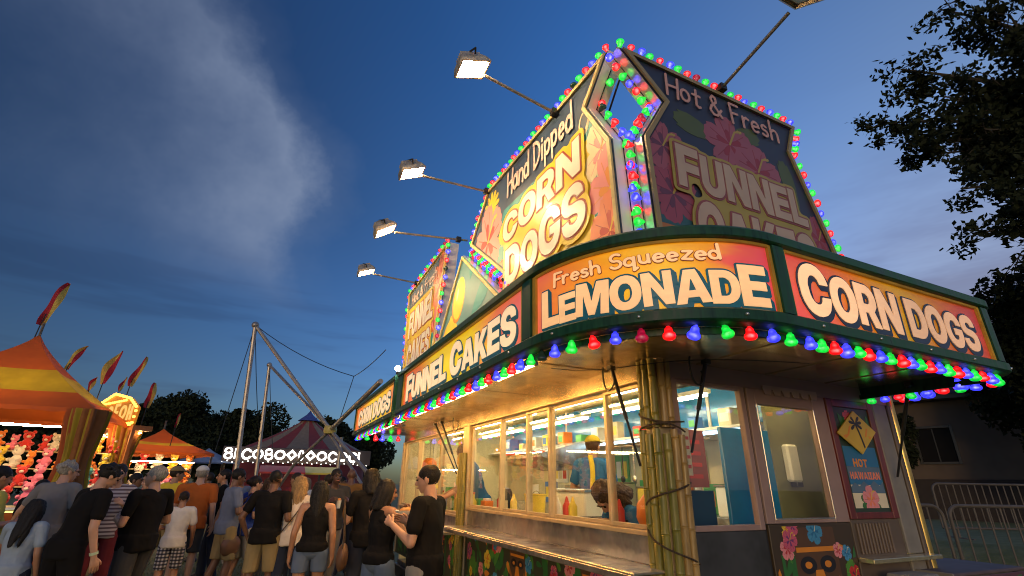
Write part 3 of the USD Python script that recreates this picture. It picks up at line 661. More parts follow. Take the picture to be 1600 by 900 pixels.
# ------------------------------------------------------------------ gas struts and hooks
def strut(a, b):
    a, b = np.array(a, float), np.array(b, float); d = b - a
    s = part(trailer, 'awning_strut', tube([a, a + d * .55], .013, 10), BLACK)
    part(s, 'rod', tube([a + d * .551, b], .008, 8), STEEL if False else BLACK)
    part(s, 'bracket', bx(a - .022, a + (.022, .022, .010), .003), BLACK)
strut((-.143, .252, 2.355), (-.062, .13, 1.734)); strut((.261, -.18, 2.355), (.135, -.10, 1.808))
strut((-.154, 3.891, 2.355), (-.05, 3.28, 1.625)); strut((-.159, 4.151, 2.355), (-.05, 3.50, 1.728)); strut((2.067, -.375, 2.355), (2.19, -.07, 1.716))
for x, y, dx, dy in ((.12, -.19, .10, .02), (-.17, .30, .0, -.09), (-.15, 3.42, .0, -.16)):
    part(trailer, 'cable_hook', tube(curve([(x, y, 2.362), (x - dx * .1, y - dy * .1, 2.27), (x + dx * .4, y + dy * .4, 2.20), (x + dx, y + dy, 2.22), (x + dx, y + dy, 2.29)]), .006, 7), BLACK)
part(trailer, 'slack_cable', tube(curve([(-.46, .5, 2.362), (-.25, .30, 2.335), (.0, -.16, 2.325), (.35, -.35, 2.335), (.9, -.42, 2.362)]), .003, 5), BLACK)

# lamps tucked under the awning and inside
for i, (y0, y1) in enumerate(((.30, .85), (1.05, 2.05), (2.2, 3.2), (3.7, 4.8), (4.95, 6.0))):
    la = part(trailer, 'under_awning_lamp', tube([(-.70, y0, 2.322), (-.70, y1, 2.322)], .012, 10), TUBEW, label='fluorescent tube tucked behind the awning rim')
    part(la, 'holder', bx((-.715, y0 - .03, 2.31), (-.685, y0 - .001, 2.371), .003), WHITE); part(la, 'holder', bx((-.715, y1 + .001, 2.31), (-.685, y1 + .03, 2.371), .003), WHITE)
# ================================================================== signs standing on the roof
RW = .15                                   # depth of a sign box
AMAP = plane_map((-.40, 0, 0), (0, -1, 0), (0, 0, 1), (-1, 0, 0))    # u = -y, seen from the serving side
BMAP = plane_map((0, -.40, 0), (1, 0, 0), (0, 0, 1), (0, -1, 0))     # u = x, seen from the end
SIGNART = ART
def sign_body(t, poly, mp, border=.032, back_m=POLISH, face='sign_ground', trim=None):
    part(t, 'box', flat(poly, mp, -RW, -.004), back_m, smooth=False)
    part(t, 'face', flat(poly.buffer(-.004), mp, -.004, .0), face, smooth=False)
    ring = poly.buffer(-.012, join_style=2).difference(poly.buffer(-border - .012, join_style=2))
    fr = part(t, 'border', flat(ring, mp, .006, .022), trim or TRIMY, smooth=False)
    return fr
def gloss(n, c): return mat(n, c, rough=.34, var=.06, scale=5, coat=.12)
GRA = gloss('sign_ground_slate', (.055, .085, .14))
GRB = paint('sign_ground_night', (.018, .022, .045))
GRL = paint('sign_ground_lemon', (.10, .24, .27))
LW = gloss('sign_letter_paint', (.86, .80, .68))
LEDGE = paint('sign_letter_edge', (.36, .05, .03))
SCR = paint('sign_script_paint', (.80, .58, .50))
LWB = paint('sign_letter_paint_dimmed', (.40, .30, .22)); LEDB = paint('sign_letter_edge_dark', (.20, .05, .05)); SCRB = paint('sign_script_paint_dimmed', (.50, .27, .23))  # darker copies for the unlit end sign; its dimness is put into the paint
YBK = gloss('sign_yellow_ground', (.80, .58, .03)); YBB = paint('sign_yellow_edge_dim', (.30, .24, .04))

def block_words(t, rows, mp, back, letm, edgem, buf=.055, ybuf=.0, holes=None, w=.003):
    L = []
    for r in rows: L += words(**r)
    U = unary_union(L)
    bk = U.buffer(buf).buffer(.04).buffer(-.04)
    part(t, 'letter_ground', flat(bk, mp, w, w + .0035), back, smooth=False)
    part(t, 'letter_edge', flat(U.buffer(.0165), mp, w + .004, w + .007), edgem, smooth=False)
    for g in L: part(t, 'letter', flat(g, mp, w + .0075, w + .011), letm, smooth=False)

# A: the big one over the serving side
PA = Polygon([(.285, 4.54), (0, 4.25), (.26, 3.777), (.30, 2.741), (-.53, 2.741), (-2.421, 4.165), (-1.928, 4.642)])
sgA = thing('rooftop_sign', 'tall brightly lit roof sign lettered Hand Dipped CORN DOGS', 'sign', group=None)
sign_body(sgA, PA, AMAP, back_m=paint('sign_box_cream', (.82, .74, .64)), face=GRA)
inA = PA.buffer(-.058, join_style=2)
a = Art(inA)
a.add('yellow', Polygon([(-1.46, 2.7), (-1.62, 3.9), (-1.5, 4.12), (0.0, 3.98), (.10, 4.05), (.36, 3.4), (.36, 2.7)]))
a.add('teal', unary_union([Polygon([(-1.62, 3.95), (-1.5, 4.16), (-.02, 4.05), (-.02, 3.97), (-1.45, 4.08)]), leaf(-1.56, 3.3, .5, 95, .25), leaf(.04, 3.2, .6, 85, .14), leaf(.1, 3.7, .4, 100, .16)]))
a.add('yellow', unary_union([leaf(-1.83, 4.36, .2, k, .14) for k in range(0, 360, 30)]))
a.add('leaf', unary_union([leaf(-1.9, 3.75, .5, 250, .16), leaf(-1.62, 3.4, .4, 280, .2), leaf(.02, 3.0, .5, 70, .13)]))
a.flower(-1.90, 3.98, .36, 100, ('rose', 'red', 'yellow'), 1.25)
a.flower(-1.50, 3.36, .26, 30, ('coral', 'red', 'yellow'))
a.flower(.13, 3.78, .20, 60, ('pale', 'rose', 'orange'), 1.5)
a.flower(.20, 3.42, .24, 100, ('rose', 'orange', 'yellow'), 1.4)
a.flower(.17, 3.12, .22, 20, ('coral', 'red', 'yellow'), 1.3)
a.add('pale', unary_union([LineString(_arc(.02, 4.28, .08, .08, 0, 300)).buffer(.012), LineString(_arc(-.06, 4.14, .06, .10, 60, 360)).buffer(.009), LineString([(-.08, 4.02), (.05, 4.2), (.1, 4.3)]).buffer(.008)]))
a.build(sgA, AMAP, .0004)
block_words(sgA, [dict(text='CORN', x0=-1.46, x1=-.10, y0=3.74, y1=4.06, jitter=.12, seed=3, grow=[1, 1, 1.05, 1.15]), dict(text='DOGS', x0=-1.40, x1=-.06, y0=3.27, y1=3.68, jitter=.12, seed=4, grow=[1, 1, 1.05, 1.1])], AMAP, YBK, LW, LEDGE, w=.0125)
H = script_text('Hand Dipped', -1.40, -.19, 4.265, 4.525, w=.075, rise=-.06)
part(sgA, 'script_lettering', flat(unary_union(H), AMAP, .0125, .016), SCR, smooth=False)

# C: the far one over the serving side
PC = Polygon([(-3.328, 4.649), (-5.397, 4.60), (-5.303, 3.467), (-5.26, 2.741), (-3.84, 2.741), (-3.62, 3.362)])
sgC = thing('rooftop_sign', 'far glaring roof sign lettered FUNNEL CAKES with slate strip along its top', 'sign')
sign_body(sgC, PC, AMAP, face=YBK)
a = Art(PC.buffer(-.058, join_style=2))
a.add('slate', Polygon([(-5.4, 4.28), (-5.4, 4.7), (-3.2, 4.7), (-3.6, 4.22)]))
a.add('leaf', leaf(-3.62, 3.6, .9, 75, .12)); a.flower(-3.60, 4.15, .34, 80, ('coral', 'red', 'yellow'), 1.3); a.flower(-3.75, 3.5, .24, 10, ('rose', 'red', 'yellow'), 1.3)
a.add('teal', leaf(-3.85, 3.1, .4, 80, .2))
a.build(sgC, AMAP, .0004)
block_words(sgC, [dict(text='FUNNEL', x0=-5.12, x1=-3.80, y0=3.72, y1=4.16, jitter=.1, seed=6), dict(text='CAKES', x0=-5.08, x1=-3.86, y0=3.20, y1=3.62, jitter=.1, seed=8)], AMAP, YBK, LW, LEDGE, w=.008)
part(sgC, 'script_lettering', flat(unary_union(script_text('Hot & Fresh', -5.1, -3.75, 4.30, 4.47, w=.08)), AMAP, .008, .0115), SCR, smooth=False)

# lemon triangle between them
PL = Polygon([(-2.68, 4.17), (-.86, 2.741), (-3.70, 2.741), (-3.50, 3.22)])
sgL = thing('rooftop_sign', 'three sided roof sign painted with two lemons between the taller signs', 'sign')
sign_body(sgL, PL, AMAP, face=GRL)
a = Art(PL.buffer(-.058, join_style=2))
a.add('teal', unary_union([leaf(-2.3, 3.3, .5, 30, .25), leaf(-2.0, 3.0, .6, 20, .2), leaf(-2.4, 3.75, .3, 70, .3)]))
a.add('sky', unary_union([leaf(-2.9, 3.0, .7, 15, .12), leaf(-3.4, 2.95, .5, 30, .2)]))
a.add('orange', affinity.scale(Point(-3.02, 3.10).buffer(.30), 1, 1.12)); a.add('yellow', unary_union([affinity.scale(Point(-3.0, 3.13).buffer(.28), 1, 1.12), Polygon([(-3.1, 3.4), (-3.0, 3.5), (-2.9, 3.4)])]))
a.add('orange', affinity.rotate(affinity.scale(Point(-2.76, 3.62).buffer(.22), .92, 1.25), -15)); a.add('yellow', affinity.rotate(affinity.scale(Point(-2.745, 3.64).buffer(.205), .92, 1.25), -15))
a.add('pale', unary_union([affinity.rotate(affinity.scale(Point(-2.80, 3.70).buffer(.05), .6, 1.6), -20), affinity.scale(Point(-3.08, 3.22).buffer(.05), .7, 1.4)]))
a.build(sgL, AMAP, .0004)

# B: the dark one over the end
PB = Polygon([(-.405, 4.455), (-.06, 4.105), (-.275, 3.737), (-.235, 2.741), (1.63, 2.741), (1.505, 3.342), (1.255, 4.111), (1.393, 4.424)])
sgB = thing('rooftop_sign', 'dark unlit roof sign lettered Hot & Fresh FUNNEL CAKES on the end side', 'sign')
sign_body(sgB, PB, BMAP, face=GRB, trim=paint('dim_bamboo_strip', (.26, .20, .09)))  # border strip darkened as well, to look unlit
BART = {k: paint('dimmed_print_' + k, c) for k, c in dict(pink=(.24, .05, .08), rose=(.26, .07, .10), red=(.22, .02, .03), coral=(.36, .12, .08), orange=(.30, .12, .03), yellow=(.34, .25, .05), pale=(.34, .28, .2), leaf=(.03, .06, .025), teal=(.02, .08, .10), plum=(.10, .03, .06), green=(.06, .08, .02)).items()}  # the print colours again, darkened to carry the lack of light
a = Art(PB.buffer(-.058, join_style=2))
a.add('teal', unary_union([leaf(.1, 3.5, .6, 240, .2), leaf(.2, 3.2, .5, 200, .25)]))
a.add('green', unary_union([leaf(.48, 3.95, .45, 170, .2), leaf(.5, 4.0, .42, 20, .2), leaf(.7, 3.8, .5, -40, .15), leaf(1.2, 3.5, .5, 100, .15)]))
a.flower(.56, 3.96, .25, 95, ('rose', 'red', 'yellow')); a.flower(-.06, 3.36, .22, 40, ('pink', 'plum', 'yellow')); a.flower(-.10, 3.72, .20, 100, ('rose', 'plum', 'yellow')); a.flower(1.36, 3.36, .20, 10, ('pink', 'red', 'yellow'))
a.flower(.82, 3.80, .24, 10, ('rose', 'red', 'yellow')); a.add('orange', sbox(-.2, 2.7, .15, 3.12))
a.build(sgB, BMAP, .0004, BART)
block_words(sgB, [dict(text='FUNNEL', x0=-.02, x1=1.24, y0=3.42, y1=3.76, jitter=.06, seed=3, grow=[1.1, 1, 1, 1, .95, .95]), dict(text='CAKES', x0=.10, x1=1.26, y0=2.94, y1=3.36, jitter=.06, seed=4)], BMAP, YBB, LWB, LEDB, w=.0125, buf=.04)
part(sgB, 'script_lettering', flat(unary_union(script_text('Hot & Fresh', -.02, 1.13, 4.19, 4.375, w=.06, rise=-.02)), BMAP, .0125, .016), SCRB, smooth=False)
part(sgB, 'brace', tube([(-.30, -.27, 4.33), (-.12, .25, 4.22)], .008, 6), BLACK)

# ================================================================== floodlights on arms
HOUS = mat('floodlight_housing', (.52, .40, .26), rough=.45, metal=.6, var=.35, scale=14, bump=.4, bscale=30)
LENS = lamp_mat('floodlight_lens', (1.0, .66, .30), 300.0)
LENSOFF = mat('floodlight_lens_off', (.35, .30, .20), rough=.2, metal=.3)
ARM = mat('floodlight_arm', (.30, .26, .22), rough=.4, metal=.7, var=.2)
def floodlight(label, A, tip, aim, lit=True, size=1.0, group=None):
    A, tip = np.array(A, float), np.array(tip, float)
    d = tip - A; d /= np.linalg.norm(d)
    t = thing('floodlight', label, 'floodlight', group=group)
    part(t, 'arm', tube([A - d * .12, tip - d * .02], .0125, 10), ARM)
    part(t, 'clamp', bx(A - .03, A + .03, .005), BLACK)
    aim = np.asarray(aim, float) - tip; aim /= np.linalg.norm(aim)
    side = np.cross(d, [0, 0, 1]); side /= np.linalg.norm(side)
    M = frame_to(aim, tip + d * .085 * size, up=side)
    M[:3, :3] *= size
    _s = lambda x_, y_, z_, r_: Manifold.sphere(r_, 16).translate([x_, y_, z_])
    hs = Manifold.batch_hull([_s(x_ * .095, y_ * .065, -.035, .035) for x_ in (-1, 1) for y_ in (-1, 1)] + [_s(x_ * .05, y_ * .03, -.105, .035) for x_ in (-1, 1) for y_ in (-1, 1)] + [Manifold.cube([.262, .20, .012], True).translate([0, 0, -.002])])
    cut = Manifold.batch_hull([Manifold.cube([.236, .176, .002], True).translate([0, 0, .006]), Manifold.cube([.205, .145, .002], True).translate([0, 0, -.03])])
    part(t, 'housing', moved(tm(hs - cut), M), HOUS, smooth=50)
    part(t, 'reflector', moved(bx((-.1, -.07, -.0295), (.1, .07, -.0285), 0), M), POLISH)
    fins = cat_([bx((-.09, y - .003, -.13), (.09, y + .003, -.07), .001) for y in (-.05, -.025, 0, .025, .05)])
    part(t, 'cooling_fin', moved(fins, M), HOUS)
    for k in (-1, 1):
        part(t, 'lens', moved(bx((k * .054 - .049, -.074, -.020), (k * .054 + .049, .074, -.012), .004), M), LENS if lit else LENSOFF)
    part(t, 'yoke', moved(tube([(-.0, .105, -.05), (0, .14, -.08), (0, .0, -.16), (0, -.14, -.08), (0, -.105, -.05)], .008, 6), M), BLACK)
for (x, y, z, tx, tz, la) in ((-.43, .434, 4.53, -1.09, 4.655, 'nearest lit twin lens floodlight, largest in view, on arm before the CORN DOGS sign'), (-.43, 1.923, 4.62, -1.18, 4.60, 'lit floodlight on arm from the upper left corner of the CORN DOGS sign'),
                              (-.43, 2.815, 4.44, -1.24, 4.345, 'lit floodlight on arm over the lemon sign'), (-.43, 4.842, 4.60, -1.14, 4.62, 'farthest lit floodlight, on arm over the far FUNNEL CAKES sign')):
    floodlight(la, (x, y, z), (tx, y, tz), (-.60, y - .08, 3.4), True, .98)
floodlight('unlit floodlight cut by the top edge, on dark arm over the end sign', (.544, -.43, 4.46), (.544, -1.05, 4.60), (.544, -.4, 3.6), False, 1.0)
# little bare bulb at the joint of the two awning sections
jb = thing('bare_lamp', 'small glaring white lamp on the awning rim between FUNNEL CAKES and far CORN DOGS', 'lamp')
part(jb, 'globe', moved(trimesh.creation.icosphere(2, .035), trimesh.transformations.translation_matrix((-.90, 3.36, 2.87))), lamp_mat('bare_lamp_glow', (.85, .95, 1.0), 60.0), smooth=True)
part(jb, 'socket', bx((-.915, 3.345, 2.80), (-.885, 3.375, 2.838), .003), BLACK)

# ================================================================== coloured bulbs
def bulb_mat(name, c, s):
    return usdkit.material(stage, '/World/Looks/' + name, {'l': ('layer_weight', {'blend': .35}), 'r': ('rgb_ramp', {'ramp': [(0, tuple(min(1, x * 1.1 + .22) for x in c)), (.09, tuple(min(1, x + .05) for x in c)), (.22, c), (.6, tuple(x * .8 for x in c)), (1, tuple(x * .34 for x in c))]}), 'v': ('voronoi_texture', {'scale': 55.0}), 'tc': ('texture_coordinate', {}),
                          'm': ('map_range', {'from_min': .1, 'from_max': .7, 'to_min': s * 1.35, 'to_max': s * .55, 'clamp': True}), 'p': ('principled_bsdf', {'base_color': c, 'roughness': .25, 'coat_weight': .1})},
                          [('l.facing', 'r.fac'), ('r.color', 'p.emission_color'), ('tc.object', 'v.vector'), ('v.distance', 'm.value'), ('m.result', 'p.emission_strength')], surface='p.BSDF')
BM = {'r': bulb_mat('red_bulb', (1.0, .006, .008), 1.7), 'g': bulb_mat('green_bulb', (.006, .80, .05), 1.15), 'b': bulb_mat('blue_bulb', (.035, .04, 1.0), 2.3), 'x': mat('dead_bulb', (.02, .05, .03), rough=.2, coat=.5), 'm': bulb_mat('dim_red_bulb', (.5, .006, .05), .5)}
_bell = lathe([(0, 0), (.013, 0), (.014, .012), (.024, .020), (.027, .038), (.031, .052), (.040, .060), (.043, .073), (.039, .086), (.026, .096), (0, .100)], 14)
_bm = {}
def bulb(t, pos, axis, col, size=1.0):
    part(t, 'bulb', moved(_bell, frame_to(axis, pos) @ np.diag([size, size, size, 1])), BM[col], smooth=50)
def bulb_string(label, runs, cyc='bgr', size=1.0, seed=0, dead=.05, group=None, wire=True):
    """runs: lists of (points, axis, step)"""
    r = np.random.default_rng(seed)
    t = thing('bulb_string', label, 'light string', group=group)
    k = 0
    for pts, axis, step in runs:
        p = np.asarray(pts, float); d = np.r_[0, np.cumsum(np.linalg.norm(np.diff(p, axis=0), axis=1))]
        n = max(2, int(round(d[-1] / step)) + 1)
        if wire: part(t, 'wire', tube(p, .004, 5), BLACK)
        for v in np.linspace(step * .3, d[-1] - step * .3, n):
            q = np.array([np.interp(v, d, p[:, i]) for i in range(3)])
            ax = np.asarray(axis(v / d[-1]) if callable(axis) else axis, float)
            c = cyc[k % 3]; k += 1
            if r.random() < dead: c = 'x' if r.random() < .4 else 'm'
            bulb(t, q, ax / np.linalg.norm(ax) + r.normal(0, .11, 3), c, size * r.uniform(.9, 1.06))
    return t
def fpts(s0, s1, o, z, n=80): return FMAP(np.array([[s, z, o] for s in np.linspace(s0, s1, n)]))
bulb_string('red, green and blue bulbs hanging under the rim of the far awning section', [(fpts(-6.34, -3.44, -.035, 2.322), (0, 0, -1), .135)], seed=2, size=.74)
bulb_string('red, green and blue bulbs hanging under the awning rim from serving side round the corner', [(fpts(-3.26, S_ARC + .1, -.03, 2.322), (0, 0, -1), .128)], seed=5, size=.74)
bulb_string('dense red, green and blue bulbs under the awning rim of the dim end side', [(fpts(S_ARC + .17, S_END - .05, -.03, 2.322), (0, 0, -1), .098)], seed=7, size=.74, dead=.02)
bulb_string('short row of bulbs under the soffit at the far left end', [([(-.84, 6.33, 2.36), (-.10, 6.33, 2.36)], (0, 0, -1), .16)], seed=9)
bulb_string('few bulbs under the soffit at the right end beyond the gold post', [([(2.08, -.70, 2.36), (2.42, -.10, 2.36)], (0, 0, -1), .17)], seed=8, cyc='brb')
def A3(u, z, w=-RW / 2): return tuple(AMAP(np.array([[u, z, w]]))[0])
def B3(u, z, w=-RW / 2): return tuple(BMAP(np.array([[u, z, w]]))[0])
def edge_runs(F3, pts, front, step, off=.008):
    R = []
    for i, ((u0, z0), (u1, z1)) in enumerate(zip(pts[:-1], pts[1:])):
        fr = i in front                      # these stand along the front arris and lean out; the others sit on the polished side
        M3 = (lambda u, z, w=-.018: F3(u, z, w)) if fr else F3
        d = np.array([u1 - u0, z1 - z0]); l = np.linalg.norm(d); d /= l; n = np.array([d[1], -d[0]])      # pts run anticlockwise: outward is right of travel
        a = np.array(M3(u0 + n[0] * off, z0 + n[1] * off)); b = np.array(M3(u1 + n[0] * off, z1 + n[1] * off)); o = np.array(M3(u0, z0))
        ax = np.array(M3(u0 + n[0], z0 + n[1])) - o
        if fr: ax = ax + .45 * (np.array(F3(u0, z0, 1.0)) - np.array(F3(u0, z0, 0.0)))
        R.append(([a, b], ax, step))
    return R
bulb_string('bulbs round the edge of the tall Hand Dipped CORN DOGS sign', edge_runs(A3, [(.30, 2.95), (.26, 3.777), (0, 4.25), (.285, 4.54)], (), .19) + edge_runs(A3, [(.285, 4.54), (-1.928, 4.642), (-2.421, 4.165), (-1.2, 3.246)], (0, 1, 2), .088), seed=11, cyc='rgb', size=.68)
bulb_string('bulbs round the edge of the dark Hot & Fresh FUNNEL CAKES sign', edge_runs(B3, [(1.56, 3.08), (1.505, 3.342), (1.255, 4.111), (1.393, 4.424), (-.405, 4.455), (-.06, 4.105), (-.275, 3.737), (-.24, 2.95)], (0, 1, 2, 3), .088), seed=13, cyc='gbr', size=.68)
bulb_string('bulbs round the edge of the far FUNNEL CAKES roof sign', edge_runs(A3, [(-3.70, 3.13), (-3.62, 3.362), (-3.328, 4.649), (-5.397, 4.60), (-5.303, 3.467), (-5.28, 2.95)], (1, 2, 3, 4), .125), seed=17, cyc='rbg', size=.74)
bulb_string('bulbs along the slanted edge of the lemon roof sign', edge_runs(A3, [(-1.40, 3.165), (-2.68, 4.17), (-3.50, 3.22)], (), .125), seed=19, cyc='rgb', size=.68)

# ================================================================== inside the trailer
part(trailer, 'partition', bx((1.49, .42, .51), (2.38, .45, 2.62), .003), OLIVE, label='olive board seen through the end door')
part(trailer, 'partition', bx((.96, .42, .51), (1.485, .45, 2.05), .003), BLUE)
part(trailer, 'wall_panel', bx((.30, .50, 1.0), (.90, .53, 1.60), .003), paint('navy_board', (.012, .05, .13)), label='navy board low behind the end window')
part(trailer, 'wall_panel', bx((.06, .24, 1.0), (.35, .27, 1.75), .003), paint('blue_dark_board', (.015, .06, .12)))
for y0, y1 in ((.55, 1.22), (1.26, 1.95), (2.0, 2.9), (2.94, 3.9), (3.95, 5.0), (5.05, 6.2)):
    part(trailer, 'upper_panel', bx((1.74, y0, 2.16), (1.80, y1, 2.60), .006), BLUE)
    part(trailer, 'panel_trim', bx((1.735, y1 + .002, 2.15), (1.80, y1 + .037, 2.61), .003), WHITE)
part(trailer, 'upper_shelf', bx((1.52, .52, 2.11), (2.40, 6.30, 2.135), .004), WHITE)
for y0 in (.62, 1.9, 3.2, 4.6):
    part(trailer, 'shelf_light', bx((1.60, y0, 2.085), (1.64, y0 + 1.1, 2.1085), .003), TUBEB)
for y0 in (.85, 2.75, 4.5):
    for x in (.58, 1.30):
        part(trailer, 'ceiling_light', bx((x, y0, 2.375), (x + .05, y0 + 1.55, 2.40), .005), TUBE, label='lit fluorescent tube hung inside the trailer')
        part(trailer, 'light_fitting', bx((x - .02, y0 - .02, 2.402), (x + .07, y0 + 1.57, 2.44), .004), BLUE if x < 1 else WHITE)
part(trailer, 'back_counter', bx((1.86, .55, .51), (2.40, 6.2, 1.36), .01), STEEL)
part(trailer, 'worktop', bx((.07, .75, 1.30), (.42, 3.1, 1.335), .005), STEEL)
part(trailer, 'worktop', bx((.07, 3.5, 1.22), (.42, 6.2, 1.25), .005), STEEL)

ORNG = paint('orange_plastic', (.85, .22, .03)); YLW = paint('yellow_plastic', (.80, .56, .06)); REDP = paint('red_enamel', (.60, .05, .03)); TIN = mat('pale_carton', (.62, .54, .36), var=.15)
hood = thing('fryer_hood', 'slanted steel fryer hood with red lip inside the serving windows', 'fryer hood')
part(hood, 'canopy', tm(Manifold.hull_points(np.array([(.80, y, z) for y in (2.95, 4.1) for z in (1.93, 1.97)] + [(1.45, y, z) for y in (2.95, 4.1) for z in (1.80, 2.14)]))), STEEL)
part(hood, 'red_lip', bx((.79, 2.96, 1.974), (.85, 4.09, 2.0), .004), REDP)
fr = thing('fryer', 'white enamel fryer cabinet behind the serving window', 'fryer')
part(fr, 'cabinet', bx((.48, 1.58, .51), (.95, 2.15, 1.56), .012), WHITE); part(fr, 'rim', bx((.47, 1.57, 1.562), (.96, 2.16, 1.59), .006), STEEL); part(fr, 'handle', tube(curve([(.475, 2.08, 1.36), (.44, 2.08, 1.36), (.44, 2.08, 1.50), (.475, 2.08, 1.50)]), .006, 6), BLACK)
bk = thing('bucket', 'yellow plastic bucket on the worktop inside the window', 'bucket')
part(bk, 'body', moved(lathe([(0, 0), (.085, 0), (.10, .19), (.108, .195), (.108, .205), (.096, .205), (.09, .03), (0, .03)], 24), trimesh.transformations.translation_matrix((.22, 2.02, 1.337))), YLW); part(bk, 'handle', tube(curve([(.22, 1.92, 1.53), (.18, 1.96, 1.56), (.15, 2.02, 1.50), (.18, 2.08, 1.56), (.22, 2.12, 1.53)]), .004, 6), STEEL)
tr = thing('tray', 'black tray of food on the sill under the bending worker', 'tray')
part(tr, 'pan', cat_([bx((.09, .72, 1.337), (.34, 1.12, 1.345), .002), bx((.09, .72, 1.3455), (.10, 1.12, 1.40), .002), bx((.33, .72, 1.3455), (.34, 1.12, 1.40), .002), bx((.1005, .72, 1.3455), (.3295, .73, 1.40), .002), bx((.1005, 1.11, 1.3455), (.3295, 1.12, 1.40), .002)]), BLACK)
for i in range(6): part(tr, 'corn_dog', tube([(.13, .78 + i * .055, 1.37), (.29, .78 + i * .055, 1.375)], .021, 10), mat('batter', (.42, .19, .05), var=.25) if i == 0 else '/World/Looks/batter')
def lumpy(c, r, n, seed, sc=(1, 1, 1)):
    m = trimesh.creation.icosphere(3, 1.0); v = m.vertices; m.vertices = v * (1 + .25 * (meshkit.fbm(v * n + seed * 7.3) - .5)[:, None]) * r * np.array(sc) + np.array(c); return m
bg = thing('plastic_bag', 'clear bag with something orange by the bamboo corner inside the window', 'bag')
part(bg, 'bag', lumpy((.17, .33, 1.46), .105, 2.2, 3, (1, .9, 1.15)), ORNG, smooth=True)
pot = thing('coffee_urn', 'black urn standing inside the serving window', 'urn')
part(pot, 'body', moved(lathe([(0, 0), (.07, 0), (.075, .02), (.07, .2), (.05, .24), (0, .25)], 20), trimesh.transformations.translation_matrix((.24, 2.72, 1.337))), BLACK); part(pot, 'spout', tube([(.17, 2.72, 1.45), (.14, 2.72, 1.47)], .01, 8), STEEL)
cb = thing('napkin_box', 'small orange napkin box on the sill inside the window', 'box'); part(cb, 'carton', bx((.10, 2.95, 1.381), (.20, 3.08, 1.45), .004), ORNG); part(cb, 'napkins', bx((.12, 2.97, 1.452), (.18, 3.06, 1.475), .003), WHITE)
sh = thing('card_holder', 'cream menu card propped inside the window', 'menu card'); part(sh, 'card', bx((.12, 2.42, 1.337), (.125, 2.56, 1.47), .001), TIN); part(sh, 'foot', bx((.10, 2.43, 1.337), (.1195, 2.55, 1.345), .001), WHITE)
r = np.random.default_rng(4)
for i, (x, y, z, s, m, nm, la) in enumerate(((2.0, 2.1, 2.137, .16, TIN, 'carton', 'pale carton on the upper shelf left of the blue boards'), (1.98, 1.30, 1.362, .22, WHITE, 'white_tub', 'white tub on the back counter behind the fryer'), (1.98, 2.5, 1.362, .20, YLW, 'yellow_tub', 'yellow tub on the back counter behind the left worker'), (1.98, 3.0, 1.362, .24, TIN, 'carton', 'tall carton on the back counter left of the yellow tub'))):
    t = thing(nm, la, 'container'); part(t, 'body', bx((x - s / 2, y - s / 2, z), (x + s / 2, y + s / 2, z + s * 1.2), .012), m); part(t, 'lid', bx((x - s / 2 - .008, y - s / 2 - .008, z + s * 1.2 + .001), (x + s / 2 + .008, y + s / 2 + .008, z + s * 1.2 + .02), .004), STEEL)
# far windows: yellow hanging strips, orange tubs
for i, (y, x, w, m, la) in enumerate(((4.55, .35, .18, YLW, 'right hanging yellow pennant in the far window'), (5.25, .30, .16, YLW, 'left hanging yellow pennant in the far window'))):
    t = thing('pennant', la, 'pennant'); part(t, 'cloth', bx((x, y - w / 2, 1.40), (x + .012, y + w / 2, 2.25), .004), m); part(t, 'rod', tube([(x, y - w / 2 - .03, 2.265), (x, y + w / 2 + .03, 2.265)], .008, 8), BLACK)
for i, (y, z, m, la) in enumerate(((5.78, 1.88, ORNG, 'orange paper lantern high in the far window'), (5.60, 1.52, YLW, 'yellow paper lantern low in the far window'))):
    t = thing('paper_lantern', la, 'lantern'); part(t, 'shade', moved(lathe([(0, -.12), (.06, -.115), (.11, -.06), (.12, 0), (.11, .06), (.06, .115), (0, .12)], 18), trimesh.transformations.translation_matrix((.28, y, z))), m, smooth=40); part(t, 'cord', tube([(.28, y, z + .121), (.28, y, 2.64)], .003, 5), BLACK)
for i in range(5):
    y = 3.6 + i * .3; t = copy_of(t, '', '', (0, 0, 0)) if False else thing('syrup_bottle', ['rightmost', 'second from the right', 'middle', 'fourth from the right', 'leftmost'][i] + ' red capped bottle standing in the far window', 'bottle', group='bottles in the far window'); part(t, 'body', moved(lathe([(0, 0), (.035, 0), (.035, .17), (.012, .21), (.012, .25), (0, .25)], 14), trimesh.transformations.translation_matrix((.22, y, 1.252))), TIN if i % 2 else YLW); part(t, 'cap', moved(lathe([(0, .2505), (.016, .2505), (.016, .275), (0, .275)], 12), trimesh.transformations.translation_matrix((.22, y, 1.252))), REDP)
ds = thing('towel_dispenser', 'white dispenser on the olive board behind the end door', 'dispenser')
part(ds, 'body', bx((1.60, .36, 1.67), (1.73, .4195, 1.95), .015), WHITE); part(ds, 'chute', bx((1.63, .35, 1.635), (1.70, .41, 1.6695), .004), BLACK)
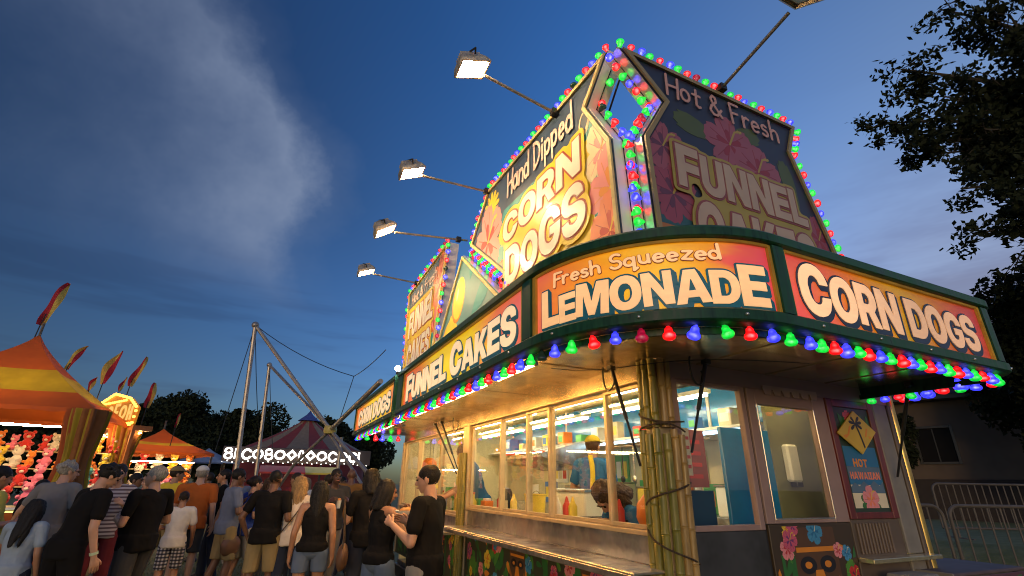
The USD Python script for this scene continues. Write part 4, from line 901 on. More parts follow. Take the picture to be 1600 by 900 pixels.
# papers pinned behind the end window
for i, (x, z, w, h, m, la) in enumerate(((.42, 2.14, .30, .14, paint('pinned_gold', (.55, .36, .06)), 'golden card strip high behind the end window'), (.25, 1.95, .16, .36, paint('pinned_red', (.40, .06, .05)), 'reddish picture card behind the end window, by the bamboo'), (.38, 1.84, .09, .30, TIN, 'narrow pale price card behind the end window'), (.60, 1.82, .50, .40, paint('pinned_picture', (.30, .07, .05)), 'large dark red picture card over the navy board'))):
    t = thing('pinned_card', la, 'card'); y = .20 if x < .4 else .485
    part(t, 'sheet', bx((x - w / 2, y, z - h / 2), (x + w / 2, y + .004, z + h / 2), .001), m)
    part(t, 'print', flat(unary_union([sbox(x - w * .4, z + h * q, x + w * .4, z + h * (q + .07)) for q in (-.35, -.15, .05, .25)]), plane_map((0, y, 0), (1, 0, 0), (0, 0, 1), (0, -1, 0)), .0004, .0012), BLACK if m is WHITE else REDP, smooth=False)

part(trailer, 'ceiling_light', bx((1.0, .16, 2.50), (1.9, .19, 2.525), .004), lamp_mat('added_fill_glow', (1.0, .80, .42), 30.0))  # unseen tube added to brighten the olive board behind the door
part(trailer, 'ceiling_light', bx((.20, .36, 2.50), (.8, .39, 2.525), .004), '/World/Looks/added_fill_glow')  # unseen too, same added glow behind the end window
# small goods along the sill, the worktop, the back counter and the shelf
r = np.random.default_rng(31)
def cups(x, y, z, la, m, n):
    t = thing('cup_stack', la, 'cups')
    for k in range(n): part(t, 'cup', moved(lathe([(.026, 0), (.038, .085), (.041, .087), (.041, .092), (.036, .090), (.024, .004), (.0, .004), (.0, 0), (.026, 0)], 14), trimesh.transformations.translation_matrix((x, y, z + k * .028))), m, smooth=30)
def sauce(x, y, z, la, m):
    t = thing('sauce_bottle', la, 'bottle')
    part(t, 'body', moved(lathe([(0, 0), (.032, 0), (.034, .01), (.034, .13), (.02, .155), (0, .155)], 14), trimesh.transformations.translation_matrix((x, y, z))), m); part(t, 'nozzle', moved(lathe([(0, .1555), (.02, .1555), (.006, .20), (0, .20)], 12), trimesh.transformations.translation_matrix((x, y, z))), m)
def carton(x, y, z, s, h, la, m, m2):
    t = thing('packet', la, 'packet')
    part(t, 'box', bx((x - s / 2, y - s / 2, z), (x + s / 2, y + s / 2, z + h), .006), m); part(t, 'label', bx((x - s / 2 - .0015, y - s * .35, z + h * .25), (x - s / 2 - .0005, y + s * .35, z + h * .75), 0), m2)
PLB, PLG = paint('packet_blue', (.05, .16, .45)), paint('packet_green', (.08, .35, .10))
for i, (y, m, c) in enumerate(((.62, REDP, 'red'), (1.22, YLW, 'yellow'), (1.31, REDP, 'red'), (1.46, WHITE, 'white'), (2.30, YLW, 'yellow'), (2.62, REDP, 'red'))): sauce(.13, y, 1.337, f'{c} sauce bottle on the worktop, ' + ['beside the bamboo corner', 'right of the white fryer', 'just left of the first yellow bottle', 'against the fryer side', 'behind the menu card', 'beside the black urn'][i], m)
for i, (x, y, z, n) in enumerate(((.34, 2.25, 1.337, 8), (.34, 2.36, 1.337, 6), (1.95, 1.7, 1.362, 9), (1.95, 3.5, 1.362, 9), (.33, 3.0, 1.337, 7))): cups(x, y, z, ['tall stack of white cups on the worktop behind the bucket', 'shorter stack of white cups next to the tall one', 'white cup stack on the back counter right of the tubs', 'white cup stack on the back counter at the left', 'stack of white cups at the left end of the worktop'][i], WHITE, n)
q = ['first', 'second', 'third', 'fourth', 'fifth', 'sixth', 'seventh', 'eighth', 'ninth', 'tenth', 'eleventh', 'twelfth']
pm = [(REDP, 'red'), (YLW, 'yellow'), (PLB, 'blue'), (TIN, 'tan'), (PLG, 'green'), (ORNG, 'orange'), (WHITE, 'white')]
for i in range(12):
    y = .9 + i * .42; m, c = pm[int(r.integers(7))]; m2, _ = pm[int(r.integers(7))]
    carton(1.66 + r.uniform(-.03, .03), y, 2.137, r.uniform(.10, .17), r.uniform(.10, .22), f'{c} packet, {q[i]} from the right along the upper shelf', m, m2)
for i in range(10):
    y = .75 + i * .5; m, c = pm[int(r.integers(7))]; m2, _ = pm[int(r.integers(7))]
    carton(2.24, y, 1.362, r.uniform(.14, .22), r.uniform(.18, .36), f'{c} packet, {q[i]} from the right against the back wall', m, m2)
for i in range(7):
    y = 3.62 + i * .36; m, c = pm[int(r.integers(7))]; m2, _ = pm[int(r.integers(7))]
    carton(.32, y, 1.252, r.uniform(.10, .16), r.uniform(.14, .34), f'{c} packet, {q[i]} from the right behind the far windows', m, m2)
# picture menus on the back wall, utensils on a rail
for i, y in enumerate((.85, 1.5, 2.2, 2.9, 3.6, 4.4, 5.2)):
    t = thing('picture_menu', f'framed picture menu, {q[i]} from the right on the back wall', 'menu board')
    part(t, 'board', bx((2.395, y - .22, 1.66), (2.415, y + .22, 2.02), .004), [PLB, REDP, TIN, YLW, PLG, ORNG, WHITE][i])
    for k in range(3): part(t, 'picture', bx((2.390, y - .18 + .13 * k, 1.72), (2.3945, y - .08 + .13 * k, 1.94), 0), [YLW, WHITE, REDP, TIN][(i + k) % 4])
rl = thing('utensil_rail', 'steel rail with hanging ladles and tongs over the fryer', 'utensils')
part(rl, 'rail', tube([(1.35, .9, 2.02), (1.35, 2.3, 2.02)], .008, 8), STEEL)
for i in range(7):
    y = 1.0 + i * .19; part(rl, 'ladle', cat_([tube([(1.35, y, 2.01), (1.345, y, 1.72)], .006, 6), trimesh.creation.icosphere(1, .035).apply_scale((.5, 1, 1)).apply_translation((1.34, y, 1.69))]), STEEL if i % 2 else BLACK)
# ================================================================== ground
GRASS = mat('trodden_grass', (.13, .14, .02), rough=.9, var=.45, scale=3.5, alt=(.15, .13, .045), bump=.8, bscale=26)
_gx = np.concatenate([np.linspace(-400, -16, 14), np.linspace(-14, 14, 57), np.linspace(16, 400, 14)]); _gy = np.concatenate([np.linspace(-400, -8, 12), np.linspace(-6, 22, 57), np.linspace(24, 500, 16)])
def ground_z(x, y):
    near = np.clip(1 - np.hypot(x + 1, y - 6) / 30, 0, 1)
    bank = .85 * np.clip((x - 6.2) / 2.4, 0, 1) ** 2 * (3 - 2 * np.clip((x - 6.2) / 2.4, 0, 1)) * np.clip((14 - y) / 4, 0, 1) * np.clip((60 - x) / 20, 0, 1)
    return bank + .03 * near * (meshkit.fbm(np.stack([x * .8, y * .8, 0 * x], -1)) - .5)
GX, GY = np.meshgrid(_gx, _gy, indexing='ij'); GV = np.stack([GX, GY, ground_z(GX, GY)], -1).reshape(-1, 3)
_n, _k = len(_gx), len(_gy); _i = np.arange(_n - 1)[:, None] * _k + np.arange(_k - 1)[None]; _i = _i.ravel()
struct('ground', (GV, np.vstack([np.stack([_i, _i + _k, _i + _k + 1], 1), np.stack([_i, _i + _k + 1, _i + 1], 1)])), GRASS, smooth=True)
r = np.random.default_rng(21)
P = np.stack([r.uniform(-6, -.4, 16000), r.uniform(2.2, 12, 16000)], 1); P = P[~((P[:, 0] > -.5))]
h = r.uniform(.025, .07, len(P)); an = r.uniform(0, 2 * PI, len(P)); ln = r.normal(0, .02, (len(P), 2)); z0 = ground_z(P[:, 0], P[:, 1])
dx, dy = np.cos(an) * .006, np.sin(an) * .006
V = np.stack([np.stack([P[:, 0] - dx, P[:, 1] - dy, z0 - .005], 1), np.stack([P[:, 0] + dx, P[:, 1] + dy, z0 - .005], 1), np.stack([P[:, 0] + ln[:, 0], P[:, 1] + ln[:, 1], z0 + h], 1)], 1).reshape(-1, 3)
tag(struct('grass', (V, np.arange(len(V)).reshape(-1, 3)), mat('grass_blade', (.09, .11, .02), rough=.8, alt=(.16, .14, .05)), kind='stuff'), 'short trodden olive green grass between the feet of the crowd', 'grass')

# ================================================================== trees
LEAF = mat('dark_leaf', (.016, .020, .008), rough=.8, var=.4, scale=1.2, trans=.2, spec=.15)
LEAF2 = mat('far_leaf', (.014, .018, .009), rough=.9, var=.4, scale=.4, spec=.1)
BARK = mat('bark', (.045, .035, .026), rough=.9, var=.4, bump=.6)
def leaf_quads(C, size, r, elong=1.7):
    n = len(C); a = r.normal(size=(n, 3)); a /= np.linalg.norm(a, axis=1, keepdims=True); b = np.cross(a, r.normal(size=(n, 3))); b /= np.linalg.norm(b, axis=1, keepdims=True)
    s = size * r.uniform(.6, 1.25, (n, 1))
    V = np.stack([C - a * s * elong * .5, C + b * s * .42 + a * s * .05, C + a * s * elong * .5, C - b * s * .42 + a * s * .05], 1).reshape(-1, 3)
    i = np.arange(n) * 4
    return trimesh.Trimesh(V, np.vstack([np.stack([i, i + 1, i + 2], 1), np.stack([i, i + 2, i + 3], 1)]), process=False)
# the big tree whose boughs reach in from the right
t = thing('overhanging_tree', 'large dark tree whose leafy boughs hang in from the right edge against the sky', 'tree')
r = np.random.default_rng(5)
base = np.array([15.2, -1.6, 0.8]); fork = np.array([14.6, -.9, 5.2])
part(t, 'trunk', tube(curve([base + (0, 0, -.6), base + (0, 0, 1.2), (15.0, -1.3, 3.2), fork, (14.2, -.6, 8.5), (13.9, -.5, 12.5)], 20), np.linspace(.5, .12, 20), 12), BARK)
limbs, C = [], []
tips = [((11.1, 3.05, 10.7), 8.0), ((11.2, 2.75, 9.9), 7.2), ((11.35, 2.15, 8.2), 6.4), ((11.2, 2.35, 12.0), 9.5), ((11.5, 1.3, 13.2), 10), ((11.7, 1.35, 7.1), 5.8), ((12.0, .75, 6.4), 5.4), ((12.1, .3, 9.2), 7), ((11.9, .2, 11.2), 8.2), ((12.5, -.6, 13.5), 10), ((12.2, .5, 5.5), 5.0), ((11.7, 1.9, 10.9), 8.5), ((12.6, -.5, 8.0), 6), ((11.5, 2.4, 9.4), 7.2), ((11.8, 1.5, 9.6), 7.4), ((12.2, .4, 12.4), 9.0), ((11.9, 1.2, 8.3), 6.5), ((12.0, 1.2, 7.5), 6), ((12.3, .3, 6.9), 5.6), ((11.75, 1.75, 8.9), 7), ((12.4, .3, 7.7), 6), ((11.6, 2.0, 9.0), 7), ((12.3, .5, 10.2), 7.6), ((12.6, -.2, 6.0), 5), ((12.0, 1.0, 10.6), 8), ((11.5, 1.7, 6.3), 5), ((11.8, 1.35, 5.5), 4.6), ((12.0, 1.2, 6.0), 4.8), ((11.4, 2.1, 7.0), 5.6)]
for tip, zf in tips:
    tip = np.array(tip) + (.12, -.22, 0); st = np.array([14.35, -.75, zf]); st[:2] += r.normal(0, .05, 2)
    mid = st + (tip - st) * .5 + r.normal(0, .25, 3) + (0, 0, .3)
    L = curve([st, mid, tip], 16); limbs.append(tube(L, np.linspace(.11, .018, 16), 7))
    for q in np.linspace(.25, 1, 13):
        p = L[int(q * 15)]
        for _ in range(3):
            d = r.normal(0, 1, 3) * (1, 1, .8); d /= np.linalg.norm(d); e = p + d * r.uniform(.25, .85) * (.5 + q * .6)
            limbs.append(tube([p, (p + e) / 2 + r.normal(0, .05, 3), e], [.014, .010, .005], 4))
            for __ in range(2): C.append(e + r.normal(0, .13, (int(r.uniform(17, 36)), 3)) * (1, 1, .85))
part(t, 'limbs', cat_(limbs), BARK, kind='stuff')
part(t, 'crown', leaf_quads(np.vstack(C), .105, r), LEAF, smooth=False, kind='stuff')
def bush_tree(name, label, cat, c, rad, n, leafsz, seed, lm=LEAF2, group=None, trunk=True, lobes=14, base=None):
    q = np.random.default_rng(seed); t = thing(name, label, cat, group=group)
    c, rad = np.array(c, float), np.array(rad, float); L = []
    for k in range(lobes):
        d = q.normal(size=3); d /= np.linalg.norm(d); lc = c + d * rad * q.uniform(.25, .78); lr = rad * q.uniform(.26, .48)
        m = n // lobes; e = q.normal(size=(m, 3)); e /= np.linalg.norm(e, axis=1, keepdims=True)
        L.append(lc + e * lr * (q.uniform(.35, 1.1, (m, 1)) ** .6))
    part(t, 'crown', leaf_quads(np.vstack(L), leafsz, q, 1.4), lm, smooth=False, kind='stuff')
    if trunk:
        b = np.array([c[0], c[1], base if base is not None else 0]); top = c + (0, 0, rad[2] * .2)
        part(t, 'trunk', tube(curve([b - (0, 0, .2), (b + top) / 2 + (.1 * rad[0], 0, 0), top], 10), np.linspace(rad[0] * .11, rad[0] * .04, 10), 8), BARK)
    return t
for i, (x, y, z, rx, rz, la) in enumerate(((-14.8, 56, 4.3, 3.6, 3.6, 'dark tree low behind the flags at the left'), (-11.4, 57, 5.2, 4.2, 4.6, 'tallest dark tree mass behind the carnival, left of the mast'), (-7.6, 57, 5.0, 3.8, 4.0, 'dark tree just left of the tall mast'), (-4.1, 58, 5.2, 3.4, 4.2, 'round dark tree right of the tall mast'), (-19, 55, 3.6, 3.6, 3.0, 'dark tree beyond the lit booth'), (3.2, 60, 4.4, 4, 4.2, 'dark tree behind the far awning end'), (7.8, 62, 4.0, 4, 4.0, 'dark tree hidden mostly behind the trailer'), (-25, 60, 3.6, 4, 3.4, 'dark tree far left behind the tents'))):
    bush_tree('background_tree', la, 'tree', (x, y, z), (rx * 1.15, rx * 1.15, rz * 1.1), 26000, .30, 30 + i, lobes=26)
bush_tree('dark_tree', 'black leafy tree at the right edge under the overhanging boughs', 'tree', (14.5, 2.35, 4.3), (1.7, 1.9, 2.9), 36000, .12, 50, LEAF, base=.8)
bush_tree('shrub', 'dark shrub before the pale house wall at the right', 'shrub', (14.6, 3.0, 2.6), (.8, .8, 1.0), 7000, .09, 51, LEAF, base=.8)
bush_tree('shrub', 'dark shrub between the gold post and the pale house', 'shrub', (14.2, 6.4, 3.1), (.9, .9, 1.0), 7000, .09, 52, LEAF, base=.8)

# ================================================================== the house and the barriers at the right
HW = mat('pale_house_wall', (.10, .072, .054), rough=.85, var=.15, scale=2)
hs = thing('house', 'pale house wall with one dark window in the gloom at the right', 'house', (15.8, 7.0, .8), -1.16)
part(hs, 'wall', cat_([bx((0, 0, 0), (.50, .25, 3.4), .0), bx((1.42, 0, 0), (6.5, .25, 3.4), .0), bx((.50, 0, 0), (1.42, .25, 1.60), 0), bx((.50, 0, 2.65), (1.42, .25, 3.4), 0)]), HW, smooth=False)
w = part(hs, 'window', cat_([bx((.47, -.03, 1.57), (.545, .1, 2.68), .005), bx((1.375, -.03, 1.57), (1.45, .1, 2.68), .005), bx((.545, -.03, 1.57), (1.375, .1, 1.64), .005), bx((.545, -.03, 2.61), (1.375, .1, 2.68), .005)]), BLACK)
part(w, 'pane', bx((.545, .04, 1.64), (1.375, .05, 2.61), 0), mat('dark_pane', (.006, .006, .008), rough=.6, spec=.1))
part(w, 'glazing_bar', bx((.945, .02, 1.64), (.975, .039, 2.61), .002), BLACK)
part(hs, 'eave', bx((-.3, -.45, 3.4), (6.8, .5, 3.56), .02), BLACK)
part(hs, 'roof', tm(Manifold.hull_points(np.array([(x, y, z) for x in (-.3, 6.8) for y, z in ((-.45, 3.561), (4, 3.561), (1.8, 5.0))]))), mat('dark_shingle', (.03, .03, .032), rough=.9))
part(hs, 'plinth', bx((-.02, -.06, 0), (6.52, -.001, 1.15), .01), mat('dark_plinth', (.03, .022, .02), rough=.9))
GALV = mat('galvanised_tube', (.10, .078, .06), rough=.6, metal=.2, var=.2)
def barrier(label, a, b, h, z, n, foot=True):
    a, b = np.array(a, float), np.array(b, float); L = np.linalg.norm(b - a); t = thing('crowd_barrier', label, 'barrier', (a[0], a[1], z), math.atan2(b[1] - a[1], b[0] - a[0]), group=None)
    R = .12
    pts = [(0, 0, .18)] + [(0, 0, h - R)] + [(R - R * math.cos(k), 0, h - R + R * math.sin(k)) for k in np.linspace(.2, PI / 2, 6)] + [(L - R + R * math.sin(k), 0, h - R + R * math.cos(k)) for k in np.linspace(0, 1.4, 6)] + [(L, 0, h - R), (L, 0, .18), (0, 0, .18)]
    part(t, 'frame', tube(pts, .019, 8, cap=False), GALV)
    for k in range(1, n): 
        x = L * k / n; zt = h - .015
        if x < R: zt = h - R + math.sqrt(max(0, R * R - (R - x) ** 2)) - .01
        if L - x < R: zt = h - R + math.sqrt(max(0, R * R - (R - (L - x)) ** 2)) - .01
        part(t, 'bar', tube([(x, 0, .18), (x, 0, zt)], .0095, 6), GALV)
    for x in (.25, L - .25): part(t, 'foot', cat_([tube([(x, -.3, .02), (x, .3, .02)], .018, 6), tube([(x, 0, .02), (x, 0, .18)], .018, 6)]), GALV)
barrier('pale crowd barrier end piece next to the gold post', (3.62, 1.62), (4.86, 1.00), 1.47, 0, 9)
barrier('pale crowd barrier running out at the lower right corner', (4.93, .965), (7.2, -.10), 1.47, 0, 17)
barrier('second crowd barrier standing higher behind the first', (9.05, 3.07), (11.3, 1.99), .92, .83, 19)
tb = thing('side_table', 'low table with pale edged top and flowered cloth at the bottom right corner', 'table')
part(tb, 'top', bx((2.20, -.24, 1.075), (3.20, .36, 1.10), .008), mat('pale_table_top', (.12, .085, .085), rough=.75, spec=.15))
part(tb, 'edge_band', bx((2.185, -.255, 1.08), (2.1995, .37, 1.106), .003), '/World/Looks/grey_pilaster')
clp = part(tb, 'cloth', bx((2.22, -.25, .30), (3.18, -.2405, 1.0745), .002), paint('table_cloth_plum', (.10, .035, .05)))
jungle_print(clp, 2.25, 3.16, .5, 1.06, plane_map((0, -.2505, 0), (1, 0, 0), (0, 0, 1), (0, -1, 0)), .0004, 15, dens=8)
for x in (2.26, 3.14):
    for y in (-.2, .31): part(tb, 'leg', tube([(x, y, 0), (x, y, 1.0745)], .018, 8), BLACK)
wb = thing('white_cooler', 'small white cooler box below the vent by the trailer end', 'cooler'); part(wb, 'body', bx((1.68, -.28, .62), (1.96, -.13, 1.08), .02), '/World/Looks/grey_pilaster'); part(wb, 'lid', bx((1.67, -.29, 1.082), (1.97, -.12, 1.12), .012), '/World/Looks/grey_pilaster'); part(wb, 'stand', bx((1.68, -.29, 0), (2.0, -.14, .619), .01), BLACK)

# ================================================================== carnival tents at the left
CO = mat('orange_canvas', (.42, .085, .010), rough=.7, var=.12, scale=2, trans=.35, bump=.7, bscale=2.2); CY = mat('yellow_canvas', (.42, .28, .012), rough=.7, var=.22, scale=1.5, trans=.35, bump=.7, bscale=2.2)
CG = mat('rust_drape', (.30, .10, .02), rough=.8, trans=.2)
TT = lamp_mat('tent_tube_light', (1.0, .70, .32), 60.0)
STRIPES = (('o', 0, .40), ('y', .40, .74), ('o', .74, 1.0))
def canopy_band(cx, cy, hw, z0, z1, t0, t1, n=10, sag=.35, lift=0.0):
    """four-sided swept-up roof between the fractions t0 (apex = 0) and t1 (eave = 1)"""
    V, F = [], []
    T = np.linspace(t0, t1, n)
    for t in T:
        w = hw * (t ** 1.0); z = z1 + (z0 - z1) * (t ** .72)
        for k in range(4):
            a, b = [(1, -1), (1, 1), (-1, 1), (-1, -1)][k], [(1, 1), (-1, 1), (-1, -1), (1, -1)][k]
            for q in np.linspace(0, 1, 7)[:-1]:
                x, y = a[0] + (b[0] - a[0]) * q, a[1] + (b[1] - a[1]) * q
                bow = 1 - .05 * math.sin(PI * q) * t
                V.append((cx + x * w * bow, cy + y * w * bow, z - .06 * math.sin(PI * q) * t * (1 - t) * 2))
    m = 24
    for i in range(n - 1):
        for j in range(m): a, b, c, d = i * m + j, i * m + (j + 1) % m, (i + 1) * m + (j + 1) % m, (i + 1) * m + j; F += [[a, d, c], [a, c, b]]
    return trimesh.Trimesh(np.array(V), np.array(F), process=False)
def drape(x, y, z0, z1, w, seed, m, n=40):
    """a gathered curtain tied at a corner post"""
    q = np.random.default_rng(seed); Z = np.linspace(z1, z0, 14); V, F = [], []
    ph = q.uniform(0, 6, n)
    for i, z in enumerate(Z):
        t = (z1 - z) / (z1 - z0); ww = w * (.72 - .34 * math.sin(PI * min(1, t * 1.25)) ** 2 + .16 * t)
        for k in range(n):
            a = 2 * PI * k / n; rr = ww * (1 + .26 * math.sin(6 * a + ph[0] + .5 * z) + .16 * math.sin(10 * a + ph[1] + z))
            V.append((x + rr * math.cos(a), y + rr * math.sin(a), z))
    for i in range(13):
        for k in range(n): a, b, c, d = i * n + k, i * n + (k + 1) % n, (i + 1) * n + (k + 1) % n, (i + 1) * n + k; F += [[a, d, c], [a, c, b]]
    return trimesh.Trimesh(np.array(V), np.array(F), process=False)
def tent(label, cx, cy, hw, ze, za, rz=0.0, drapes=True, bands=STRIPES, tubes=((0, 0),), lampm=TT, val=.10):
    t = thing('carnival_tent', label, 'tent', (cx, cy, 0), rz)
    for c, a, b in bands: part(t, 'canopy_band', canopy_band(0, 0, hw, ze, za, max(a, .012), b), CO if c == 'o' else CY, smooth=50)
    for i, (x0, y0, x1, y1) in enumerate(((hw, -hw, hw, hw), (-hw, -hw, hw, -hw), (-hw, hw, hw, hw), (-hw, -hw, -hw, hw))):
        L = np.array([x1 - x0, y1 - y0]); nn = 24; V, F = [], []
        for k in range(nn + 1):
            q = k / nn; p = np.array([x0, y0]) + L * q; p = p * (1 - .05 * math.sin(PI * q)); dz = val * (1 - .25 * abs(math.sin(6 * PI * q)))
            V += [(p[0], p[1], ze + .001), (p[0] * 1.004, p[1] * 1.004, ze - dz)]
        for k in range(nn): F += [[2 * k, 2 * k + 1, 2 * k + 3], [2 * k, 2 * k + 3, 2 * k + 2]]
        part(t, 'valance', trimesh.Trimesh(np.array(V), np.array(F), process=False), CO, smooth=True)
    for sx in (-1, 1):
        for sy in (-1, 1):
            part(t, 'pole', tube([(sx * (hw - .06), sy * (hw - .06), 0), (sx * (hw - .06), sy * (hw - .06), ze)], .035, 8), GALV)
            if drapes:
                for k, (m, dx, dy) in enumerate(((CO, -.10, 0), (CY, .0, -.12), (CO, .06, .05), (CG, .12, -.14), (CY, .16, .02))): part(t, 'drape', drape(sx * (hw - .12) + dx * .9, sy * (hw - .12) + dy * .9, .3, ze - .02, .30, 9 + k, m), m, smooth=60)
    part(t, 'ridge_pole', tube([(0, 0, za - .15), (0, 0, za + .25)], .03, 8), GALV)
    for (x, y, dx, dy) in tubes: part(t, 'fluorescent_tube', tube([(x, y, ze - .30), (x + dx, y + dy, ze - .30)], .021, 8), lampm)
    return t
tent('big orange and yellow striped tent with gathered drapes at the left edge', -7.75, 13.25, 2.05, 3.0, 4.95, 0.02, tubes=((-1.9, -1.5, 2.6, .8), (-1.9, -.6, 3.2, 0), (1.5, .6, 0, 1.3), (1.2, -.3, 0, 1.3)))
tent('small orange tent glowing behind the big striped one', -5.6, 19.2, 1.45, 2.45, 3.3, .3, drapes=False, bands=(('o', 0, .5), ('y', .5, .62), ('o', .62, 1.0)), tubes=((-1, -.9, 2.0, 0), (-1, .5, 2, 0)))
BT = mat('pale_blue_canvas', (.22, .28, .40), rough=.7, trans=.3)
t = thing('pale_tent', 'small pale blue peaked tent right of the glowing orange one', 'tent', (-4.35, 22.2, 0), .4)
part(t, 'canopy', canopy_band(0, 0, 1.0, 2.25, 2.85, .02, 1), BT, smooth=50)
for sx in (-1, 1):
    for sy in (-1, 1): part(t, 'pole', tube([(sx * .95, sy * .95, 0), (sx * .95, sy * .95, 2.25)], .025, 6), GALV)
# bulb-lit booth roof
LB = lamp_mat('booth_bulb_light', (1.0, .40, .05), 5.0); LBW = lamp_mat('booth_letter_light', (1.0, .55, .14), 1.1)
bo = thing('lit_booth', 'game booth whose peaked orange roof sign is covered with glowing bulbs', 'booth', (-6.35, 15.9, 0), -1.05)
OMAP = plane_map((0, 0, 0), (1, 0, 0), (0, 0, 1), (0, -1, 0))
brd = Polygon([(-1.5, 3.0), (1.5, 3.0), (1.55, 3.45), (.9, 3.75), (-.4, 3.98), (-1.5, 3.75)])
part(bo, 'sign_board', flat(brd, OMAP, -.06, 0), paint('booth_orange', (.62, .22, .015), glow=.5), smooth=False)
ring = lambda x_, z_, a_, b_, w_: affinity.scale(Point(x_, z_).buffer(1), a_, b_).difference(affinity.scale(Point(x_, z_).buffer(1), a_ - w_, b_ - w_))
for i_, g_ in enumerate((ring(-1.0, 3.36, .22, .20, .075), ring(-.48, 3.38, .20, .24, .075), unary_union([sbox(-.12, 3.16, -.04, 3.66), sbox(-.04, 3.58, .20, 3.66), sbox(-.04, 3.37, .14, 3.44), sbox(-.04, 3.16, .20, 3.24)]), ring(.55, 3.38, .22, .20, .075), unary_union([sbox(.92, 3.14, 1.0, 3.58), sbox(1.14, 3.14, 1.22, 3.52), sbox(1.0, 3.30, 1.14, 3.38)]))):
    part(bo, 'lit_scroll', flat(g_, OMAP, .004, .03), LBW, smooth=False)
for z_ in (3.04, 3.72):
    for x_ in np.arange(-1.3, 1.3 if z_ < 3.5 else .6, .17): part(bo, 'bulb', trimesh.creation.icosphere(1, .034).apply_translation((x_, -.03, z_)), LB)
_e = brd.exterior
for k in np.arange(0, _e.length, .16):
    p_ = _e.interpolate(k); part(bo, 'bulb', moved(trimesh.creation.icosphere(1, .04), trimesh.transformations.translation_matrix((p_.x, -.04, p_.y))), LB)
part(bo, 'cabin', cat_([bx((-1.5, .02, .0), (1.5, .06, 1.1), 0), bx((-1.5, .02, 2.85), (1.5, .5, 2.98), 0), bx((-1.5, .02, 1.101), (-1.42, .1, 2.849), 0), bx((1.42, .02, 1.101), (1.5, .1, 2.849), 0)]), paint('booth_wall', (.35, .12, .03)))
part(bo, 'shelf_lamp', bx((-1.3, .3, 2.78), (1.3, .33, 2.81), .005), TT)

# plush prizes on racks inside the tents
PL_C = dict(red=(.62, .03, .03), orange=(.80, .24, .02), yellow=(.80, .58, .05), pink=(.80, .20, .35), green=(.10, .45, .12), white=(.75, .70, .62), blue=(.06, .20, .55), teal=(.08, .42, .38))
PLM = {k: mat('plush_' + k, c, rough=.9, var=.12, bump=.4, bscale=60, sheen=.4) for k, c in PL_C.items()}
EYEB = paint('toy_eye', (.01, .01, .01), rough=.2)
def plush(col, label, loc, rz, size, group):
    t = thing('plush_toy', label, 'plush toy', loc, rz, group=group, scale=(size,) * 3)
    e = lambda c, r_: tm(Manifold.sphere(1, 14).scale(r_).translate(c))
    part(t, 'body', cat_([e((0, 0, .17), (.13, .11, .17)), e((-.13, -.06, .20), (.05, .09, .05)), e((.13, -.06, .20), (.05, .09, .05)), e((-.08, -.12, .05), (.055, .10, .055)), e((.08, -.12, .05), (.055, .10, .055))]), PLM[col])
    h = part(t, 'head', e((0, -.01, .42), (.13, .12, .12)), PLM[col])
    part(h, 'muzzle', e((0, -.12, .39), (.055, .045, .04)), PLM['white'])
    for s in (-1, 1): part(h, 'ear', e((s * .10, .0, .53), (.05, .03, .05)), PLM[col]); part(h, 'eye', e((s * .045, -.115, .44), (.014, .014, .014)), EYEB)
    return t
r = np.random.default_rng(8)
protos = {}
keys = list(PL_C)
def toy_grid(spots, where, size=1.0, wts=None):
    for i, (x, y, z, face) in enumerate(spots):
        c = keys[int(r.choice(len(keys), p=wts))]
        if c not in protos: protos[c] = plush(c, f'{c} plush toy on the {where}', (x, y, z), face + PI / 2, size, f'{c} plush prizes on the {where}')
        else: copy_of(protos[c], f'{c} plush toy on the {where}', 'plush toy', (x, y, z), face + PI / 2, f'{c} plush prizes on the {where}', (size * r.uniform(.85, 1.2),) * 3)
WT = np.array([.22, .26, .16, .10, .04, .12, .04, .06]); WT /= WT.sum()
rk = thing('prize_rack', 'stepped rack of toys under the big striped tent', 'rack')
for k in range(4): part(rk, 'shelf', bx((-9.4, 13.9 + .32 * k, .95 + .42 * k), (-6.0, 14.22 + .32 * k, .98 + .42 * k), .005), CREAM)
toy_grid([(x + r.uniform(-.06, .06), 14.05 + .32 * k, .985 + .42 * k, -PI / 2 + r.uniform(-.6, .6)) for k in range(4) for x in np.arange(-9.3, -6.0, .30)], 'stepped rack of the big striped tent', .78, WT)
rk = thing('prize_rack', 'rack of toys in the right bay of the striped tent', 'rack')
for k in range(4): part(rk, 'shelf', bx((-6.05 - .3 * k, 14.5, .95 + .40 * k), (-5.8 - .3 * k, 15.2, .98 + .40 * k), .005), CREAM)
toy_grid([(-5.95 - .3 * k, y, .985 + .40 * k, -.3 + r.uniform(-.4, .4)) for k in range(4) for y in (14.58, 14.8, 15.0, 15.15)], 'rack in the right bay of the striped tent', .85, WT)
rk = thing('prize_rack', 'rack of toys in the small glowing tent', 'rack')
for k in range(3): part(rk, 'shelf', bx((-6.6, 18.4 + .3 * k, 1.0 + .45 * k), (-4.6, 18.7 + .3 * k, 1.03 + .45 * k), .005), CREAM)
toy_grid([(x, 18.55 + .3 * k, 1.035 + .45 * k, -PI / 2 + r.uniform(-.4, .4)) for k in range(3) for x in np.arange(-6.4, -4.6, .45)], 'rack in the small glowing tent', .95, WT)
ctr = thing('booth_counter', 'pale edged counter along the front of the striped tent', 'counter')
part(ctr, 'top', bx((-9.7, 11.35, 1.0), (-5.75, 11.7, 1.04), .008), WHITE); part(ctr, 'skirt', bx((-9.65, 11.42, 0), (-5.8, 11.46, .999), .004), CO)
part(ctr, 'strip_light', bx((-9.6, 11.34, .955), (-5.8, 11.36, .985), .003), lamp_mat('counter_strip_light', (.95, .95, .25), 1.6))

